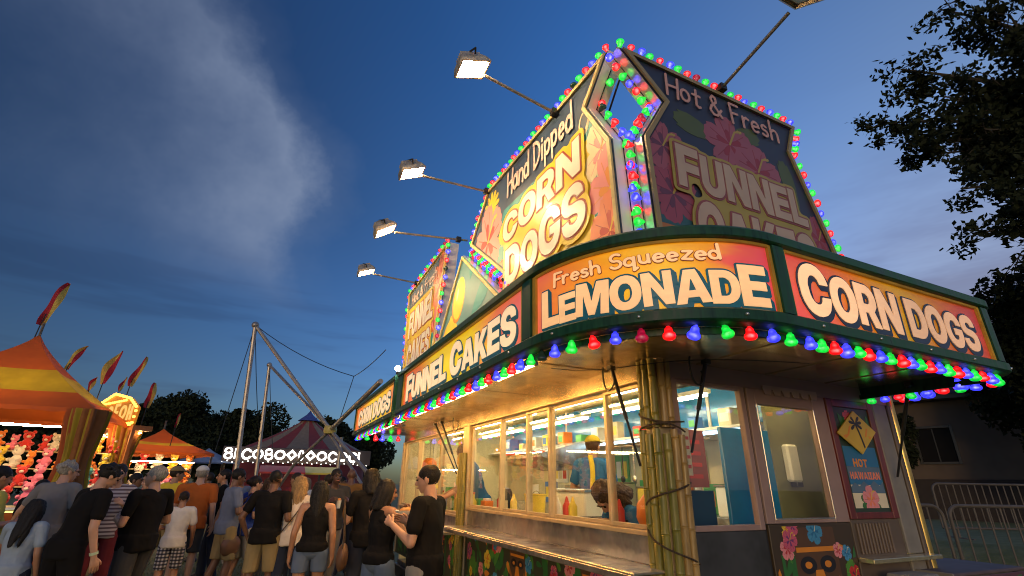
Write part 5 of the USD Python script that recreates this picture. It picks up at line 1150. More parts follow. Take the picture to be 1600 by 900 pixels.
# ================================================================== feather flags
FR, FY = mat('red_flag', (.42, .02, .035), rough=.8, trans=.35), mat('yellow_flag', (.62, .42, .08), rough=.8, trans=.35)
def flag(label, x, y, z0, z1, w, bend, seed, swap=False):
    w *= .66; bend *= .8
    """tall feather flag: two vertical halves, curling at the tip"""
    t = thing('feather_flag', label, 'flag', (x, y, 0))
    S = np.linspace(0, 1, 22); H = z1 - z0
    def side(u0, u1, m):
        V, F = [], []
        for s in S:
            ww = w * (math.sin(PI * min(1, s * .85 + .12)) ** .7)
            cx = bend * (s ** 1.6) + .10 * H * math.sin(5 * s + seed) * s * .5
            for u in np.linspace(u0, u1, 4): V.append((cx + ww * u, .07 * math.sin(7 * s + 4 * u + seed), z0 + H * (s - .06 * s * s * abs(bend))))
        for i in range(21):
            for j in range(3): a, b, c, d = i * 4 + j, i * 4 + j + 1, (i + 1) * 4 + j + 1, (i + 1) * 4 + j; F += [[a, b, c], [a, c, d]]
        return trimesh.Trimesh(np.array(V), np.array(F), process=False)
    part(t, 'cloth', side(-.5, .02, FY), FY if swap else FR, smooth=True, label='left half of the flag'); part(t, 'cloth', side(.02, .5, FR), FR if swap else FY, smooth=True, label='right half of the flag')
    part(t, 'pole', tube([(-.02 - bend * .06, 0, z0 - .9), (0, 0, z0 + .02), (bend * .1, 0, z0 + H * .25)], .014, 6), BLACK)
FLAGS = (('tall red and yellow flag on the peak of the big striped tent', -7.94, 13.6, 5.22, 6.45, .40, .38, 0.4, False), ('yellow and red flag leaning right behind the big tent', -8.08, 16.7, 4.66, 5.45, .32, .40, 1.2, True), ('dark red small flag low over the big tent slope', -7.44, 16.9, 4.07, 4.55, .22, .12, 2.0, False),
         ('wide yellow flag with red edge over the lit booth', -6.92, 16.0, 4.21, 5.25, .42, .22, 3.0, True), ('small faint red flag between two bigger ones', -8.1, 22.9, 4.93, 5.55, .24, .12, 4.0, False), ('red flag with yellow edge right of the yellow flag', -6.28, 16.15, 4.22, 5.18, .32, .30, 5.0, False),
         ('pink and red flag at the right end of the booth roof', -5.74, 16.3, 3.64, 4.42, .34, .10, 6.1, False), ('small red flag on thin pole beside the glowing small tent', -5.16, 18.4, 3.27, 3.76, .16, .08, 7.0, False))
for a in FLAGS: flag(*a)

# ================================================================== the steel ride frame, the striped tent, the bulb-lit marquee
MAST = mat('mast_steel', (.30, .265, .24), rough=.4, metal=.6, var=.2)
rf = thing('ride_frame', 'tall steel ride frame of masts, sloping booms and guy wires', 'ride')
hub = np.array([-.898, 10.069, 2.729]); mt_ = np.array([-2.93, 10.60, 5.13]); mt2 = np.array([-2.50, 12.62, 4.60])
for a, b, w_ in ((mt_, (-2.55, 10.62, 0), .062), (mt_, hub, .055), (mt2, (-2.17, 12.63, 0), .055), (mt2, hub + (.02, .1, .02), .045), (hub, (-.417, 5.446 + 1.6, 3.40), .06), (hub, (.10, 8.75, 1.55), .05), (hub + (0, .12, -.05), (-.05, 8.9, 1.35), .04), (hub, (-1.472, 11.613, 2.011), .045), ((-1.472, 11.613, 2.011), (-2.3, 13.7, .2), .045), ((-.57, 10.53, 2.62), (-.50, 10.53, 0), .05)):
    part(rf, 'boom', tube([a, b], w_ * .82, 10), MAST)
part(rf, 'hub', moved(lathe([(0, -.09), (.13, -.08), (.15, 0), (.13, .09), (0, .10)], 16), trimesh.transformations.translation_matrix(hub)), mat('hub_yellow', (.42, .33, .08), rough=.45))
part(rf, 'mast_cap', trimesh.creation.icosphere(2, .085).apply_translation(mt_), MAST); part(rf, 'mast_cap', trimesh.creation.icosphere(2, .07).apply_translation(mt2), MAST)
jn = np.array([-.602, 9.533, 3.92])
for a, b, sg in ((mt_, jn, .14), (jn, (-.40, 7.0, 4.0), .05), (jn, hub + (.15, 0, .1), 0), (mt_, (-3.15, 10.4, 2.2), 0), (mt_, mt2 + (.1, 0, -1.9), .1), (mt2, (-2.0, 12.4, 2.3), .05)):
    a, b = np.array(a), np.array(b); part(rf, 'guy_wire', tube([a + (b - a) * k - (0, 0, sg * 4 * k * (1 - k)) for k in np.linspace(0, 1, 9)], .009, 5), BLACK)
sr, sc_ = mat('striped_tent_red', (.22, .032, .032), rough=.8, trans=.2), mat('striped_tent_tan', (.22, .155, .105), rough=.8, trans=.2)
stt = thing('striped_tent', 'red and tan striped conical tent with a blue cap behind the lit marquee', 'tent', (-.45, 26.2, 0))
for k in range(20):
    V, F = [], []
    a0, a1 = 2 * PI * k / 20, 2 * PI * (k + 1) / 20
    for s in np.linspace(0, 1, 8):
        rr, z = .12 + 3.0 * s, 4.75 - 1.75 * (s ** .8)
        for q in (0, .5, 1): an_ = a0 + (a1 - a0) * q; V.append((rr * math.cos(an_), rr * math.sin(an_), z - .06 * math.sin(PI * q) * s))
    for i in range(7):
        for j in range(2): a_, b_, c_, d_ = i * 3 + j, i * 3 + j + 1, (i + 1) * 3 + j + 1, (i + 1) * 3 + j; F += [[a_, d_, c_], [a_, c_, b_]]
    part(stt, 'canopy_stripe', trimesh.Trimesh(np.array(V), np.array(F), process=False), sr if k % 2 else sc_, smooth=True)
part(stt, 'wall', moved(lathe([(3.05, 0), (3.1, 3.0), (3.06, 3.0), (3.0, 0)], 40), np.eye(4)), sr)
part(stt, 'cap', moved(lathe([(0, 5.1), (.16, 4.88), (.55, 4.55), (.50, 4.54), (0, 4.8)], 20), np.eye(4)), mat('blue_cap', (.04, .06, .22), rough=.7)); part(stt, 'finial', tube([(0, 0, 5.08), (0, 0, 5.6)], .03, 6), BLACK)
MQ = lamp_mat('marquee_bulb_light', (1.0, .93, .85), 3.0)
mq = thing('lit_marquee', 'long low marquee of glaring white bulb-lit letters and rings in the distance', 'lit sign', (-3.75, 21.6, 0), -.045)
part(mq, 'board', bx((-.05, .05, 2.30), (5.85, .12, 2.92), .01), paint('marquee_board', (.05, .035, .03)))
def scroll(kind, x_):
    if kind == 'o': return ring(x_ + .21, 2.63, .21, .20, .085), .46
    if kind == '0': return ring(x_ + .12, 2.64, .12, .22, .075), .29
    if kind == 'c': return ring(x_ + .20, 2.62, .20, .22, .085).difference(sbox(x_ + .24, 2.55, x_ + .5, 2.70)), .40
    if kind == 'd': g_ = affinity.rotate(sbox(x_ + .05, 2.48, x_ + .37, 2.80), 45); return g_.difference(g_.buffer(-.085)), .46
    if kind == 'i': return sbox(x_, 2.42, x_ + .08, 2.84), .13
    if kind == 's': return unary_union([ring(x_ + .15, 2.74, .15, .13, .07), ring(x_ + .17, 2.54, .17, .14, .075)]), .38
    return sbox(x_, 2.42, x_ + .42, 2.84).difference(unary_union([sbox(x_ + .1, 2.52, x_ + .32, 2.60), sbox(x_ + .1, 2.68, x_ + .32, 2.75)])), .45
x = .02
for kd in 'siicosod0dococidocobobs':
    if x > 5.4: break
    g, w_ = scroll(kd, x); part(mq, 'lit_scroll', flat(g, OMAP, .0, .04), MQ, smooth=False); x += w_
for k in np.arange(.0, 5.8, .19): part(mq, 'bulb', trimesh.creation.icosphere(1, .026).apply_translation((k, -.02, 2.30 + (.05 if int(k / .19) % 2 else 0))), MQ)
for k in (.1, 1.9, 3.8, 5.7): part(mq, 'post', tube([(k, .09, 0), (k, .09, 2.3)], .05, 6), BLACK)
for i, (x, y, w_, m, la) in enumerate(((-1.5, 19.2, 1.6, REDP, 'red lit food stand front under the marquee'), (-.1, 19.6, 1.3, YLW, 'yellow and red stand front right of the red one'))):
    t = thing('stand', la, 'stand', (x, y, 0)); part(t, 'counter', bx((-w_ / 2, 0, 0), (w_ / 2, .5, 1.1), .02), m); part(t, 'awning', tm(Manifold.hull_points(np.array([(sx * w_ / 2, yy, zz) for sx in (-1, 1) for yy, zz in ((-.3, 1.86), (-.3, 1.92), (.7, 2.16), (.7, 2.10))]))), m); part(t, 'lamp', bx((-w_ * .4, .2, 1.90), (w_ * .4, .24, 1.93), .003), TT)
    for sx in (-1, 1): part(t, 'post', tube([(sx * (w_ / 2 - .05), .45, 1.1), (sx * (w_ / 2 - .05), .45, 2.05)], .03, 6), BLACK)
# ================================================================== people
SKIN = {k: mat('skin_' + k, c, rough=.5, var=.08, scale=14) for k, c in dict(light=(.46, .245, .155), tan=(.36, .17, .09), brown=(.15, .068, .037), dark=(.075, .035, .022)).items()}
HAIRM = {k: mat('hair_' + k, c, rough=.6, var=.5, scale=40, stretch=(3, 3, .4), bump=.3, bscale=80, spec=.25) for k, c in dict(black=(.010, .008, .007), dark=(.022, .014, .009), brown=(.075, .04, .02), grey=(.26, .23, .19), blond=(.26, .16, .07)).items()}
def cloth(name, c, **k): return mat('cloth_' + name, c, rough=.9, var=.14, scale=4, bump=.6, bscale=9, spec=.12, **k)
def pattern(name, kind, a, b, scale):
    N = {'t': ('texture_coordinate', {}), 'w': ('wave_texture', {'wave_type': 'bands', 'bands_direction': 'z', 'scale': scale}), 'r': ('rgb_ramp', {'ramp': [(0, a), (.5, a), (.62, b), (1, b)]}), 'p': ('principled_bsdf', {'roughness': .85})}
    K = [('t.object', 'w.vector'), ('w.fac', 'r.fac'), ('r.color', 'p.base_color')]
    if kind == 'plaid':
        N['w2'] = ('wave_texture', {'wave_type': 'bands', 'bands_direction': 'x', 'scale': scale}); N['r2'] = ('rgb_ramp', {'ramp': [(0, (.25,) * 3), (.5, (.3,) * 3), (.65, (1,) * 3), (1, (1,) * 3)]}); N['m'] = ('mix', {'mix_type': 'multiply', 'fac': 1.0})
        K = K[:2] + [('t.object', 'w2.vector'), ('w2.fac', 'r2.fac'), ('r.color', 'm.color1'), ('r2.color', 'm.color2'), ('m.color', 'p.base_color')]
    return usdkit.material(stage, '/World/Looks/cloth_' + name, N, K, surface='p.BSDF')
CL = dict(black=cloth('black', (.009, .008, .008)), grey=cloth('grey', (.17, .16, .16)), olive=cloth('olive_yellow', (.34, .30, .07)), white=cloth('white', (.62, .56, .50)), orange=cloth('rust_orange', (.42, .10, .02)), yellow=cloth('yellow', (.60, .42, .04)), steel=cloth('steel_blue', (.13, .15, .21)), blue=cloth('royal_blue', (.03, .06, .26)), pink=cloth('pink', (.55, .12, .28)), brown=cloth('ochre_brown', (.20, .10, .03)), cream=cloth('cream', (.55, .46, .38)),
          denim=cloth('denim', (.10, .13, .19)), dkdenim=cloth('dark_denim', (.022, .027, .045)), khaki=cloth('khaki', (.26, .19, .09)), stone=cloth('stone', (.42, .36, .28)), charcoal=cloth('charcoal', (.045, .045, .048)), lblue=cloth('pale_blue', (.26, .31, .37)), maroon=cloth('maroon', (.16, .025, .03)), greyp=cloth('grey_trouser', (.20, .19, .18)),
          stripe=pattern('striped', 'stripe', (.42, .36, .36), (.10, .06, .07), 7.0), plaid=pattern('plaid', 'plaid', (.50, .46, .46), (.06, .06, .10), 6.0), bstripe=cloth('worker_blue', (.03, .12, .28)))
SHOE = mat('dark_shoe', (.03, .027, .025), rough=.6); SHOEW = mat('white_shoe', (.55, .53, .5), rough=.6)
EYEW = paint('eye_white', (.7, .68, .64), rough=.2); LIP = paint('lip', (.30, .09, .07)); LENSG = mat('dark_lens', (.01, .01, .012), rough=.08)

def _sp(p, r_, n=12): return Manifold.sphere(float(r_), n).translate([float(v) for v in p])
def _bone(p, a, q, b, n=12): return Manifold.batch_hull([_sp(p, a, n), _sp(q, b, n)])
def _join(L, edge, it=6, lam=.5, nu=-.53):
    m = Manifold.batch_boolean(L, OpType.Add)
    m = m.refine_to_length(edge)
    t = tm(m); t.merge_vertices()
    trimesh.smoothing.filter_taubin(t, lamb=lam, nu=.53, iterations=it)
    return t
def rotx(a): c, s = math.cos(a), math.sin(a); return np.array([[1, 0, 0], [0, c, -s], [0, s, c]])
def rotz(a): c, s = math.cos(a), math.sin(a); return np.array([[c, -s, 0], [s, c, 0], [0, 0, 1.0]])
ARMS = {   # elbow and wrist from the shoulder; x outward, y forward, z up
    'down': ((.06, -.05, -.29), (.08, .02, -.54)), 'swing': ((.06, .06, -.29), (.06, .20, -.50)), 'back': ((.07, -.12, -.27), (.06, -.16, -.51)),
    'belly': ((.08, -.02, -.28), (-.06, .22, -.26)), 'hold': ((.07, .02, -.29), (-.04, .26, -.17)), 'mouth': ((.12, .12, -.25), (-.07, .31, -.02)), 'fold': ((.08, .0, -.28), (-.18, .20, -.22)),
    'reach': ((.10, .20, -.20), (.06, .45, -.24)), 'phone': ((.08, .04, -.28), (-.08, .26, -.10)), 'wide': ((.16, .02, -.25), (.30, .14, -.40)), 'pocket': ((.12, -.07, -.27), (.06, .04, -.48)), 'lean': ((.05, .18, -.24), (.03, .34, -.44)),
}
def person(label, x, y, h, face, skin='light', hair='dark', style='short', top=('tee', 'black'), bottom=('shorts', 'khaki'), armL='down', armR='down', lean=0.0, yaw=0.0, nod=0.0, girth=1.0, stride=.06, edge=.030, group=None, z=0.0, shoes=SHOE, extras=(), female=False, beard=False, cut=None):
    """face: heading in degrees, 0 = away from the camera along +Y, 90 = +X"""
    k = h / 1.75
    t = thing('person', label, 'person', (x, y, z), -math.radians(face), group=group, scale=(k,) * 3)
    R = rotx(-lean); piv = np.array([0, 0, .95])
    U = lambda p: R @ (np.asarray(p, float) - piv) + piv
    g = girth; sw = .168 if female else .185
    sw *= (.5 + .5 * g)
    hipw = .095 * (1.06 if female else 1.0)
    J = dict(pel=np.array([0, 0, .95]), wai=U((0, .01, 1.10)), che=U((0, .005, 1.27)), nb=U((0, -.015, 1.455)), hd=U((0, .025, 1.612)))
    sh = {s: U((s * sw, -.01, 1.415)) for s in (-1, 1)}
    el, wr, hand = {}, {}, {}
    for s, pose in ((-1, armL), (1, armR)):
        e, w = ARMS[pose] if isinstance(pose, str) else pose
        Rb = R if isinstance(pose, str) and pose not in ('down',) else np.eye(3)
        el[s] = sh[s] + Rb @ np.array([s * e[0], e[1], e[2]]); wr[s] = sh[s] + Rb @ np.array([s * w[0], w[1], w[2]])
    hip = {s: np.array([s * hipw, 0, .92]) for s in (-1, 1)}
    kn = {s: np.array([s * (hipw + .012), .03 + s * stride * .8, .49]) for s in (-1, 1)}
    an = {s: np.array([s * (hipw + .015), -.02 + s * stride * 1.5, .085]) for s in (-1, 1)}
    HR = R @ rotz(-math.radians(yaw)) @ rotx(-math.radians(nod))
    H = lambda p: J['hd'] + HR @ np.asarray(p, float)
    def torso(o, lo=.86, tank=False):
        L = []
        pe, wa, ch = .118 * (1.06 if female else 1), .108 * (.9 if female else 1.0) * g, .112 * (.5 + .5 * g)
        el_ = lambda c, rx, ry, rz: Manifold.sphere(1, 16).scale([rx + o, ry + o, rz + o]).rotate([-math.degrees(lean) if c[2] > 1.0 else 0, 0, 0]).translate([float(v) for v in c])
        hipE = el_((0, -.005, .945), pe * 1.38, pe * 1.0 * (.6 + .4 * g), .11); waiE = el_(J['wai'], wa * 1.28, wa * .98, .10); chE = el_(J['che'], ch * 1.46, ch * 1.0, .13)
        topE = el_(U((0, -.01, 1.385)), sw * .88, .075, .06)
        L += [Manifold.batch_hull([hipE, waiE]), Manifold.batch_hull([waiE, chE]), Manifold.batch_hull([chE, topE])]
        if g > 1.1: L.append(el_(U((0, .06 * g, 1.08)), .13 * g, .11 * g, .14))
        if female:
            for s in (-1, 1): L.append(_sp(U((s * .075, .085, 1.265)), .066 + o))
        return L
    # --- the body, one surface
    B = torso(0)
    B += [_bone(U((0, -.02, 1.40)), .062, J['nb'], .056), _bone(J['nb'], .056 * (.5 + .5 * g), H((0, -.015, -.07)), .054)]
    for s in (-1, 1):
        B += [_bone(J['nb'] + R @ np.array([s * .02, -.012, -.015]), .050, sh[s] + R @ np.array([0, 0, .008]), .046), _bone(U((s * sw * .62, -.01, 1.40)), .062, sh[s], .056), _bone(sh[s], .055 * (.6 + .4 * g), el[s], .040), _bone(el[s], .041, wr[s], .027)]
        B += [_bone(hip[s], .092 * (.55 + .45 * g), kn[s], .056), _bone(kn[s], .056, kn[s] + (an[s] - kn[s]) * .35 + (0, -.02, 0), .055), _bone(kn[s] + (an[s] - kn[s]) * .35 + (0, -.02, 0), .054, an[s], .036)]
        B += [Manifold.batch_hull([_sp(an[s] + (0, -.035, -.045), .034), _sp(an[s] + (s * .01, .10, -.055), .030), _sp(an[s], .036)]), _bone(an[s] + (s * .01, .10, -.055), .032, an[s] + (s * .015, .165, -.060), .024)]
        # hand: palm, four fingers of different length, thumb off the side
        d = wr[s] - el[s]; d /= np.linalg.norm(d); inward = np.array([-s, .25, 0]); inward = inward - d * (inward @ d); inward /= np.linalg.norm(inward) + 1e-9; sd = np.cross(d, inward) * s
        pc = wr[s] + d * .05
        B.append(Manifold.batch_hull([_sp(wr[s], .024, 8), _sp(pc + sd * .028 + d * .03, .014, 8), _sp(pc - sd * .028 + d * .03, .014, 8), _sp(pc, .024, 8)]))
        for i, ln in enumerate((.066, .076, .072, .056)):
            f0 = pc + sd * (.028 - .0187 * i) + d * .032; f1 = f0 + d * ln * .55 + inward * .012; f2 = f1 + d * ln * .35 + inward * ln * .40
            B += [_bone(f0, .0105, f1, .0098, 7), _bone(f1, .0098, f2, .0085, 7)]
        t0 = wr[s] + d * .03 + sd * .022; t1 = t0 + d * .030 + sd * .026 + inward * .010; t2 = t1 + d * .030 + sd * .006 + inward * .012
        B += [_bone(t0, .015, t1, .0115, 8), _bone(t1, .0115, t2, .009, 8)]
    # head: skull, face, jaw, brow, nose, ears
    hr = lambda c, rx, ry, rz: Manifold.sphere(1, 18).scale([rx, ry, rz]).translate([float(v) for v in c])
    HD = [hr((0, -.012, .028), .076, .096, .090), Manifold.batch_hull([hr((0, .022, -.02), .066, .070, .075), hr((0, .052, -.088), .028, .026, .022)]), Manifold.batch_hull([_sp((s * .034, .076, .026), .016, 8) for s in (-1, 1)]),
          Manifold.batch_hull([_sp((0, .092, .008), .009, 8), _sp((0, .112, -.026), .012, 8), _sp((.014, .094, -.032), .009, 8), _sp((-.014, .094, -.032), .009, 8)]), Manifold.batch_hull([_sp((s * .020, .086, -.060), .009, 8) for s in (-1, 1)])]
    for s in (-1, 1): HD.append(hr((s * .077, -.012, -.008), .012, .022, .034))
    HDm = [m.transform(np.hstack([HR, J['hd'][:, None]])) for m in HD]
    bd = _join(B + HDm, edge, 5)
    part(t, 'body', bd, SKIN[skin], smooth=True)
    HT = np.eye(4); HT[:3, :3] = HR; HT[:3, 3] = J['hd']
    for s in (-1, 1):
        part(t, 'eye', moved(trimesh.creation.icosphere(1, .011).apply_scale((1.35, .7, .8)).apply_translation((s * .032, .0865, .006)), HT), EYEB)
        part(t, 'eyebrow', moved(bx((s * .032 - .018, .086, .024), (s * .032 + .018, .096, .031), .002), HT), HAIRM[hair] if hair else SKIN[skin])
    part(t, 'mouth', moved(trimesh.creation.icosphere(1, 1).apply_scale((.024, .008, .006)).apply_translation((0, .0935, -.060)), HT), LIP)
    # --- hair
    if hair and style != 'bald':
        cap = hr((0, -.020, .036), .086, .102, .094)
        facecut = Manifold.batch_hull([_sp((sx * .052, .16, zz), .045, 10) for sx in (-1, 1) for zz in (-.25, .022)] + [_sp((sx * .052, .045, zz), .036, 10) for sx in (-1, 1) for zz in (-.25, -.02)])
        neckcut = Manifold.cube([.5, .5, .3], True).translate([0, 0, -.195])
        HL = [cap - facecut - neckcut]
        if style in ('long', 'bob', 'tail', 'bun'):
            if style == 'long': ch = []
            elif style == 'bob': ch = []
            elif style == 'bun': ch = [((0, -.09, .02), .04), ((0, -.125, .03), .045)]
            else: ch = [((0, -.10, .03), .035), ((0, -.14, -.02), .035), ((0, -.13, -.18), .022)]
            if style in ('bun', 'tail'):
                for (p, a), (q, b) in zip(ch[:-1], ch[1:]): HL.append(_bone(p, a, q, b, 10))
            else:                                   # locks of uneven length that fall from the crown round the back of the head
                q = np.random.default_rng(int(h * 1000)); drop = .40 if style == 'long' else .17
                for k in range(15):
                    a = math.radians(-118 + 236 * k / 14 + q.uniform(-5, 5)) - PI / 2
                    dx, dy = math.cos(a), math.sin(a); L_ = drop * q.uniform(.72, 1.08) * (1 if dy < -.25 else .82); out = q.uniform(.9, 1.1)
                    p = [np.array([dx * .055, -.02 + dy * .06, .085]), np.array([dx * .080, -.012 + dy * .088, .01]), np.array([dx * .080 * out, -.020 + dy * .092 * out, -.09]), np.array([dx * .074 * out, -.030 + dy * .095 * out, -.09 - L_ * .55]), np.array([dx * .058 * out, -.04 + dy * .085 * out, -.09 - L_ + .06])]
                    w = [.030, .030, .029, .025, .010]
                    for i in range(4): HL.append(_bone(p[i], w[i], p[i + 1], w[i + 1], 8))
        if style == 'curly':
            q = np.random.default_rng(3)
            for _ in range(26):
                d = q.normal(size=3); d /= np.linalg.norm(d)
                if d[1] > .45 or d[2] < -.35: continue
                HL.append(_sp((d[0] * .084, -.022 + d[1] * .098, .036 + d[2] * .090), .025, 8))
        if style == 'buzz': HL = [hr((0, -.018, .036), .080, .097, .0885) - facecut - neckcut]
        HLm = Manifold.batch_boolean(HL, OpType.Add).transform(np.hstack([HR, J['hd'][:, None]]))
        hm = _join([HLm], .022, 3)
        v = hm.vertices; hm.vertices = v + .015 * (meshkit.noise(v * 60 + h * 31)[:, None] - .5) * (v - J['hd']) / (np.linalg.norm(v - J['hd'], axis=1, keepdims=True) + 1e-6)
        part(t, 'hair', hm, HAIRM[hair], smooth=True)
    if beard: part(t, 'beard', moved(tm(Manifold.batch_hull([_sp((s * .045, .045, -.055), .026, 10) for s in (-1, 1)] + [_sp((0, .068, -.092), .03, 10)])), HT), HAIRM[hair])
    # --- clothes
    def legs(o, zend, flare=1.0):
        L = [Manifold.sphere(1, 16).scale([.118 * 1.36 * (.6 + .4 * g) + o * .5, .116 * (.6 + .4 * g) + o * .5, .105]).translate([0, -.005, .935])]
        for s in (-1, 1):
            if zend >= kn[s][2]:
                q = (hip[s][2] - zend) / (hip[s][2] - kn[s][2]); e = hip[s] + (kn[s] - hip[s]) * q; rr = (.092 * (.55 + .45 * g)) * (1 - q) + .060 * q + .012 * flare
                L.append(_bone(hip[s], .094 * (.55 + .45 * g) + o, e, rr + o * .6))
            else:
                q = (kn[s][2] - zend) / (kn[s][2] - an[s][2]); e = kn[s] + (an[s] - kn[s]) * q
                L += [_bone(hip[s], .094 * (.55 + .45 * g) + o, kn[s], .062 + o), _bone(kn[s], .062 + o, e, .050 + o * 1.2)]
        m = Manifold.batch_boolean(L, OpType.Add)
        return m - Manifold.cube([2, 2, 2], True).translate([0, 0, zend - 1.0]) - Manifold.cube([2, 2, 2], True).translate([0, 0, 2.035])
    bk, bc = bottom
    if bk in ('shorts', 'short', 'trousers'):
        zend = {'shorts': .52, 'short': .70, 'trousers': .06}[bk]
        part(t, bk if bk != 'short' else 'shorts', _join([legs(.016, zend, 1.6 if bk == 'shorts' else 1.0)], edge, 3), CL[bc], smooth=True)
    elif bk == 'skirt':
        m = Manifold.batch_hull([Manifold.sphere(1, 16).scale([.17, .13, .05]).translate([0, 0, .99]), Manifold.sphere(1, 16).scale([.26, .22, .02]).translate([0, 0, .12])])
        part(t, 'skirt', _join([m], edge * 1.3, 2), CL[bc], smooth=True)
    tk, tc = top
    o = .020 if tk != 'tank' else .013
    L = torso(o)
    if tk in ('tee', 'polo', 'long'):
        for s in (-1, 1):
            q = .62 if tk != 'long' else 1.0; e = sh[s] + (el[s] - sh[s]) * q
            L += [_bone(J['nb'] + R @ np.array([s * .03, -.012, -.03]), .058, sh[s] + R @ np.array([0, 0, .006]), .056), _bone(U((s * sw * .55, -.01, 1.40)), .068, sh[s], .060), _bone(sh[s], .060 * (.6 + .4 * g) + .004, e, .058 if q < 1 else .048)]
            if tk == 'long': L.append(_bone(el[s], .050, el[s] + (wr[s] - el[s]) * .92, .038))
    else:
        for s in (-1, 1): L.append(_bone(U((s * .075, .045, 1.36)), .045, U((s * .095, -.015, 1.452)), .024)); L.append(_bone(U((s * .085, -.06, 1.34)), .045, U((s * .095, -.015, 1.452)), .024))
    L.append(_bone(np.array([0, -.005, .93]), .135 * (.55 + .45 * g), np.array([0, -.005, .86]), .128 * (.55 + .45 * g)) if False else Manifold.batch_hull([Manifold.sphere(1, 16).scale([.118 * 1.40 * (.55 + .45 * g) + .026, .122 * (.55 + .45 * g) + .024, .06]).translate([0, -.005, zz]) for zz in (1.0, .78)]))
    m = Manifold.batch_boolean(L, OpType.Add)
    m = m - Manifold.cube([2, 2, 2], True).translate([0, 0, (.85 if tk != 'tank' else .93) - 1.0])
    m = m - _bone(J['nb'] + R @ np.array([0, .035, .0]), .066, J['nb'] + R @ np.array([0, .05, .12]), .09)
    sm = _join([m], edge, 3)
    v = sm.vertices; nv = sm.vertex_normals; fd = meshkit.fbm(np.stack([v[:, 0] * 9 + h * 40, v[:, 1] * 9, v[:, 2] * 5 + v[:, 0] * 4], -1), 3, int(h * 100)) - .5
    sm.vertices = v + nv * (.004 + .036 * np.clip(fd, -.06, .4))[:, None]      # folds
    part(t, {'tee': 'shirt', 'polo': 'shirt', 'long': 'shirt', 'tank': 'tank_top'}[tk], sm, CL[tc], smooth=True)
    for s in (-1, 1):
        part(t, 'shoe', tm(Manifold.batch_hull([_sp(an[s] + (0, -.045, -.045), .042, 10), _sp(an[s] + (s * .012, .11, -.050), .042, 10), _sp(an[s] + (s * .016, .175, -.062), .026, 10), _sp(an[s] + (0, -.01, .0), .044, 10)]).trim_by_plane([0, 0, 1], .002)), shoes)
    # --- extras that belong to the person
    for ex in extras:
        if ex == 'glasses' or ex == 'sunglasses':
            m = [tube([(s * .010, .104, .006), (s * .05, .100, .010), (s * .082, .02, .008), (s * .082, -.03, .0)], .003, 5) for s in (-1, 1)]
            if ex == 'sunglasses': m += [moved(trimesh.creation.icosphere(1, 1).apply_scale((.024, .006, .018)), trimesh.transformations.translation_matrix((s * .033, .100, .004))) for s in (-1, 1)]
            part(t, 'glasses', moved(cat_(m), HT), LENSG)
        elif ex.startswith('cap'):
            dome_ = hr((0, -.016, .052), .094, .112, .088) - Manifold.cube([1, 1, .4], True).translate([0, 0, -.145])
            bill = Manifold.batch_hull([Manifold.sphere(1, 14).scale([.07, .06, .006]).translate([0, .13, .052]), Manifold.sphere(1, 14).scale([.08, .02, .008]).translate([0, .07, .058])])
            part(t, 'cap', moved(_join([dome_, bill], .025, 2), HT), CL[ex.split('_')[1]], smooth=True)
        elif ex == 'belt': part(t, 'belt', tm(Manifold.cylinder(.035, .172 * g, .172 * g, 28).scale([1, .78, 1]).translate([0, -.003, .945])), BLACK)
        elif ex.startswith('band'):
            s = 1 if ex.endswith('R') else -1; d = wr[s] - el[s]
            part(t, 'bracelet', moved(lathe([(.031, -.012), (.036, -.012), (.036, .012), (.031, .012), (.031, -.012)], 16), frame_to(d, wr[s] - d * .12)), paint('bracelet_green', (.45, .55, .35)) if not stage.GetPrimAtPath('/World/Looks/bracelet_green') else '/World/Looks/bracelet_green')
        elif ex == 'strap':
            ring = curve([U((.10, .02, 1.47)), U((.03, .135 if not female else .15, 1.25)), U((-.13, .10, 1.0)), U((-.20, -.01, .92)), U((-.12, -.13, 1.05)), U((.03, -.15, 1.28)), U((.10, -.04, 1.47))], 30)
            part(t, 'bag_strap', tube(ring, .008, 6), VINE)
    return t

# the queue and the couple, nearest the trailer first.  heading: 0 looks away, along the serving side; 180 looks back past the camera
person('man in plain black tee, back half turned, feeding with the woman beside the counter', -0.72, 2.31, 1.79, -48, 'light', 'black', 'short', ('tee', 'black'), ('shorts', 'greyp'), 'hold', 'hold', yaw=-10, nod=8, girth=1.08, edge=.022)
person('woman in black top and frayed denim shorts eating with raised hand', -0.94, 3.14, 1.66, 66, 'tan', 'black', 'bob', ('tank', 'black'), ('short', 'denim'), 'mouth', 'mouth', yaw=26, nod=10, female=True, edge=.022, extras=('bandL',))
person('tall person in black tee and dark jeans just behind the eating woman', -0.82, 4.62, 1.80, -8, 'light', 'black', 'bob', ('tee', 'black'), ('trousers', 'dkdenim'), 'hold', 'down', nod=8, edge=.026)
person('woman with long black hair, black tank top and denim shorts, seen from behind', -1.46, 4.39, 1.64, 12, 'tan', 'black', 'long', ('tank', 'black'), ('short', 'denim'), 'down', 'down', female=True, edge=.024)
person('woman with long light brown hair in cream top with thin shoulder strap and dark jeans', -1.63, 5.5, 1.70, 6, 'light', 'blond', 'long', ('tee', 'cream'), ('trousers', 'dkdenim'), 'belly', 'belly', female=True, edge=.026, extras=('strap',))
person('man in black tee and baggy khaki shorts standing with his back turned', -1.96, 5.5, 1.77, 25, 'brown', 'black', 'buzz', ('tee', 'black'), ('shorts', 'khaki'), 'pocket', 'belly', girth=1.08, edge=.026)
person('woman in royal blue top and pale shorts with her hair tied up', -2.22, 7.06, 1.70, 62, 'light', 'dark', 'bun', ('tee', 'blue'), ('shorts', 'stone'), 'down', 'belly', female=True, edge=.028)
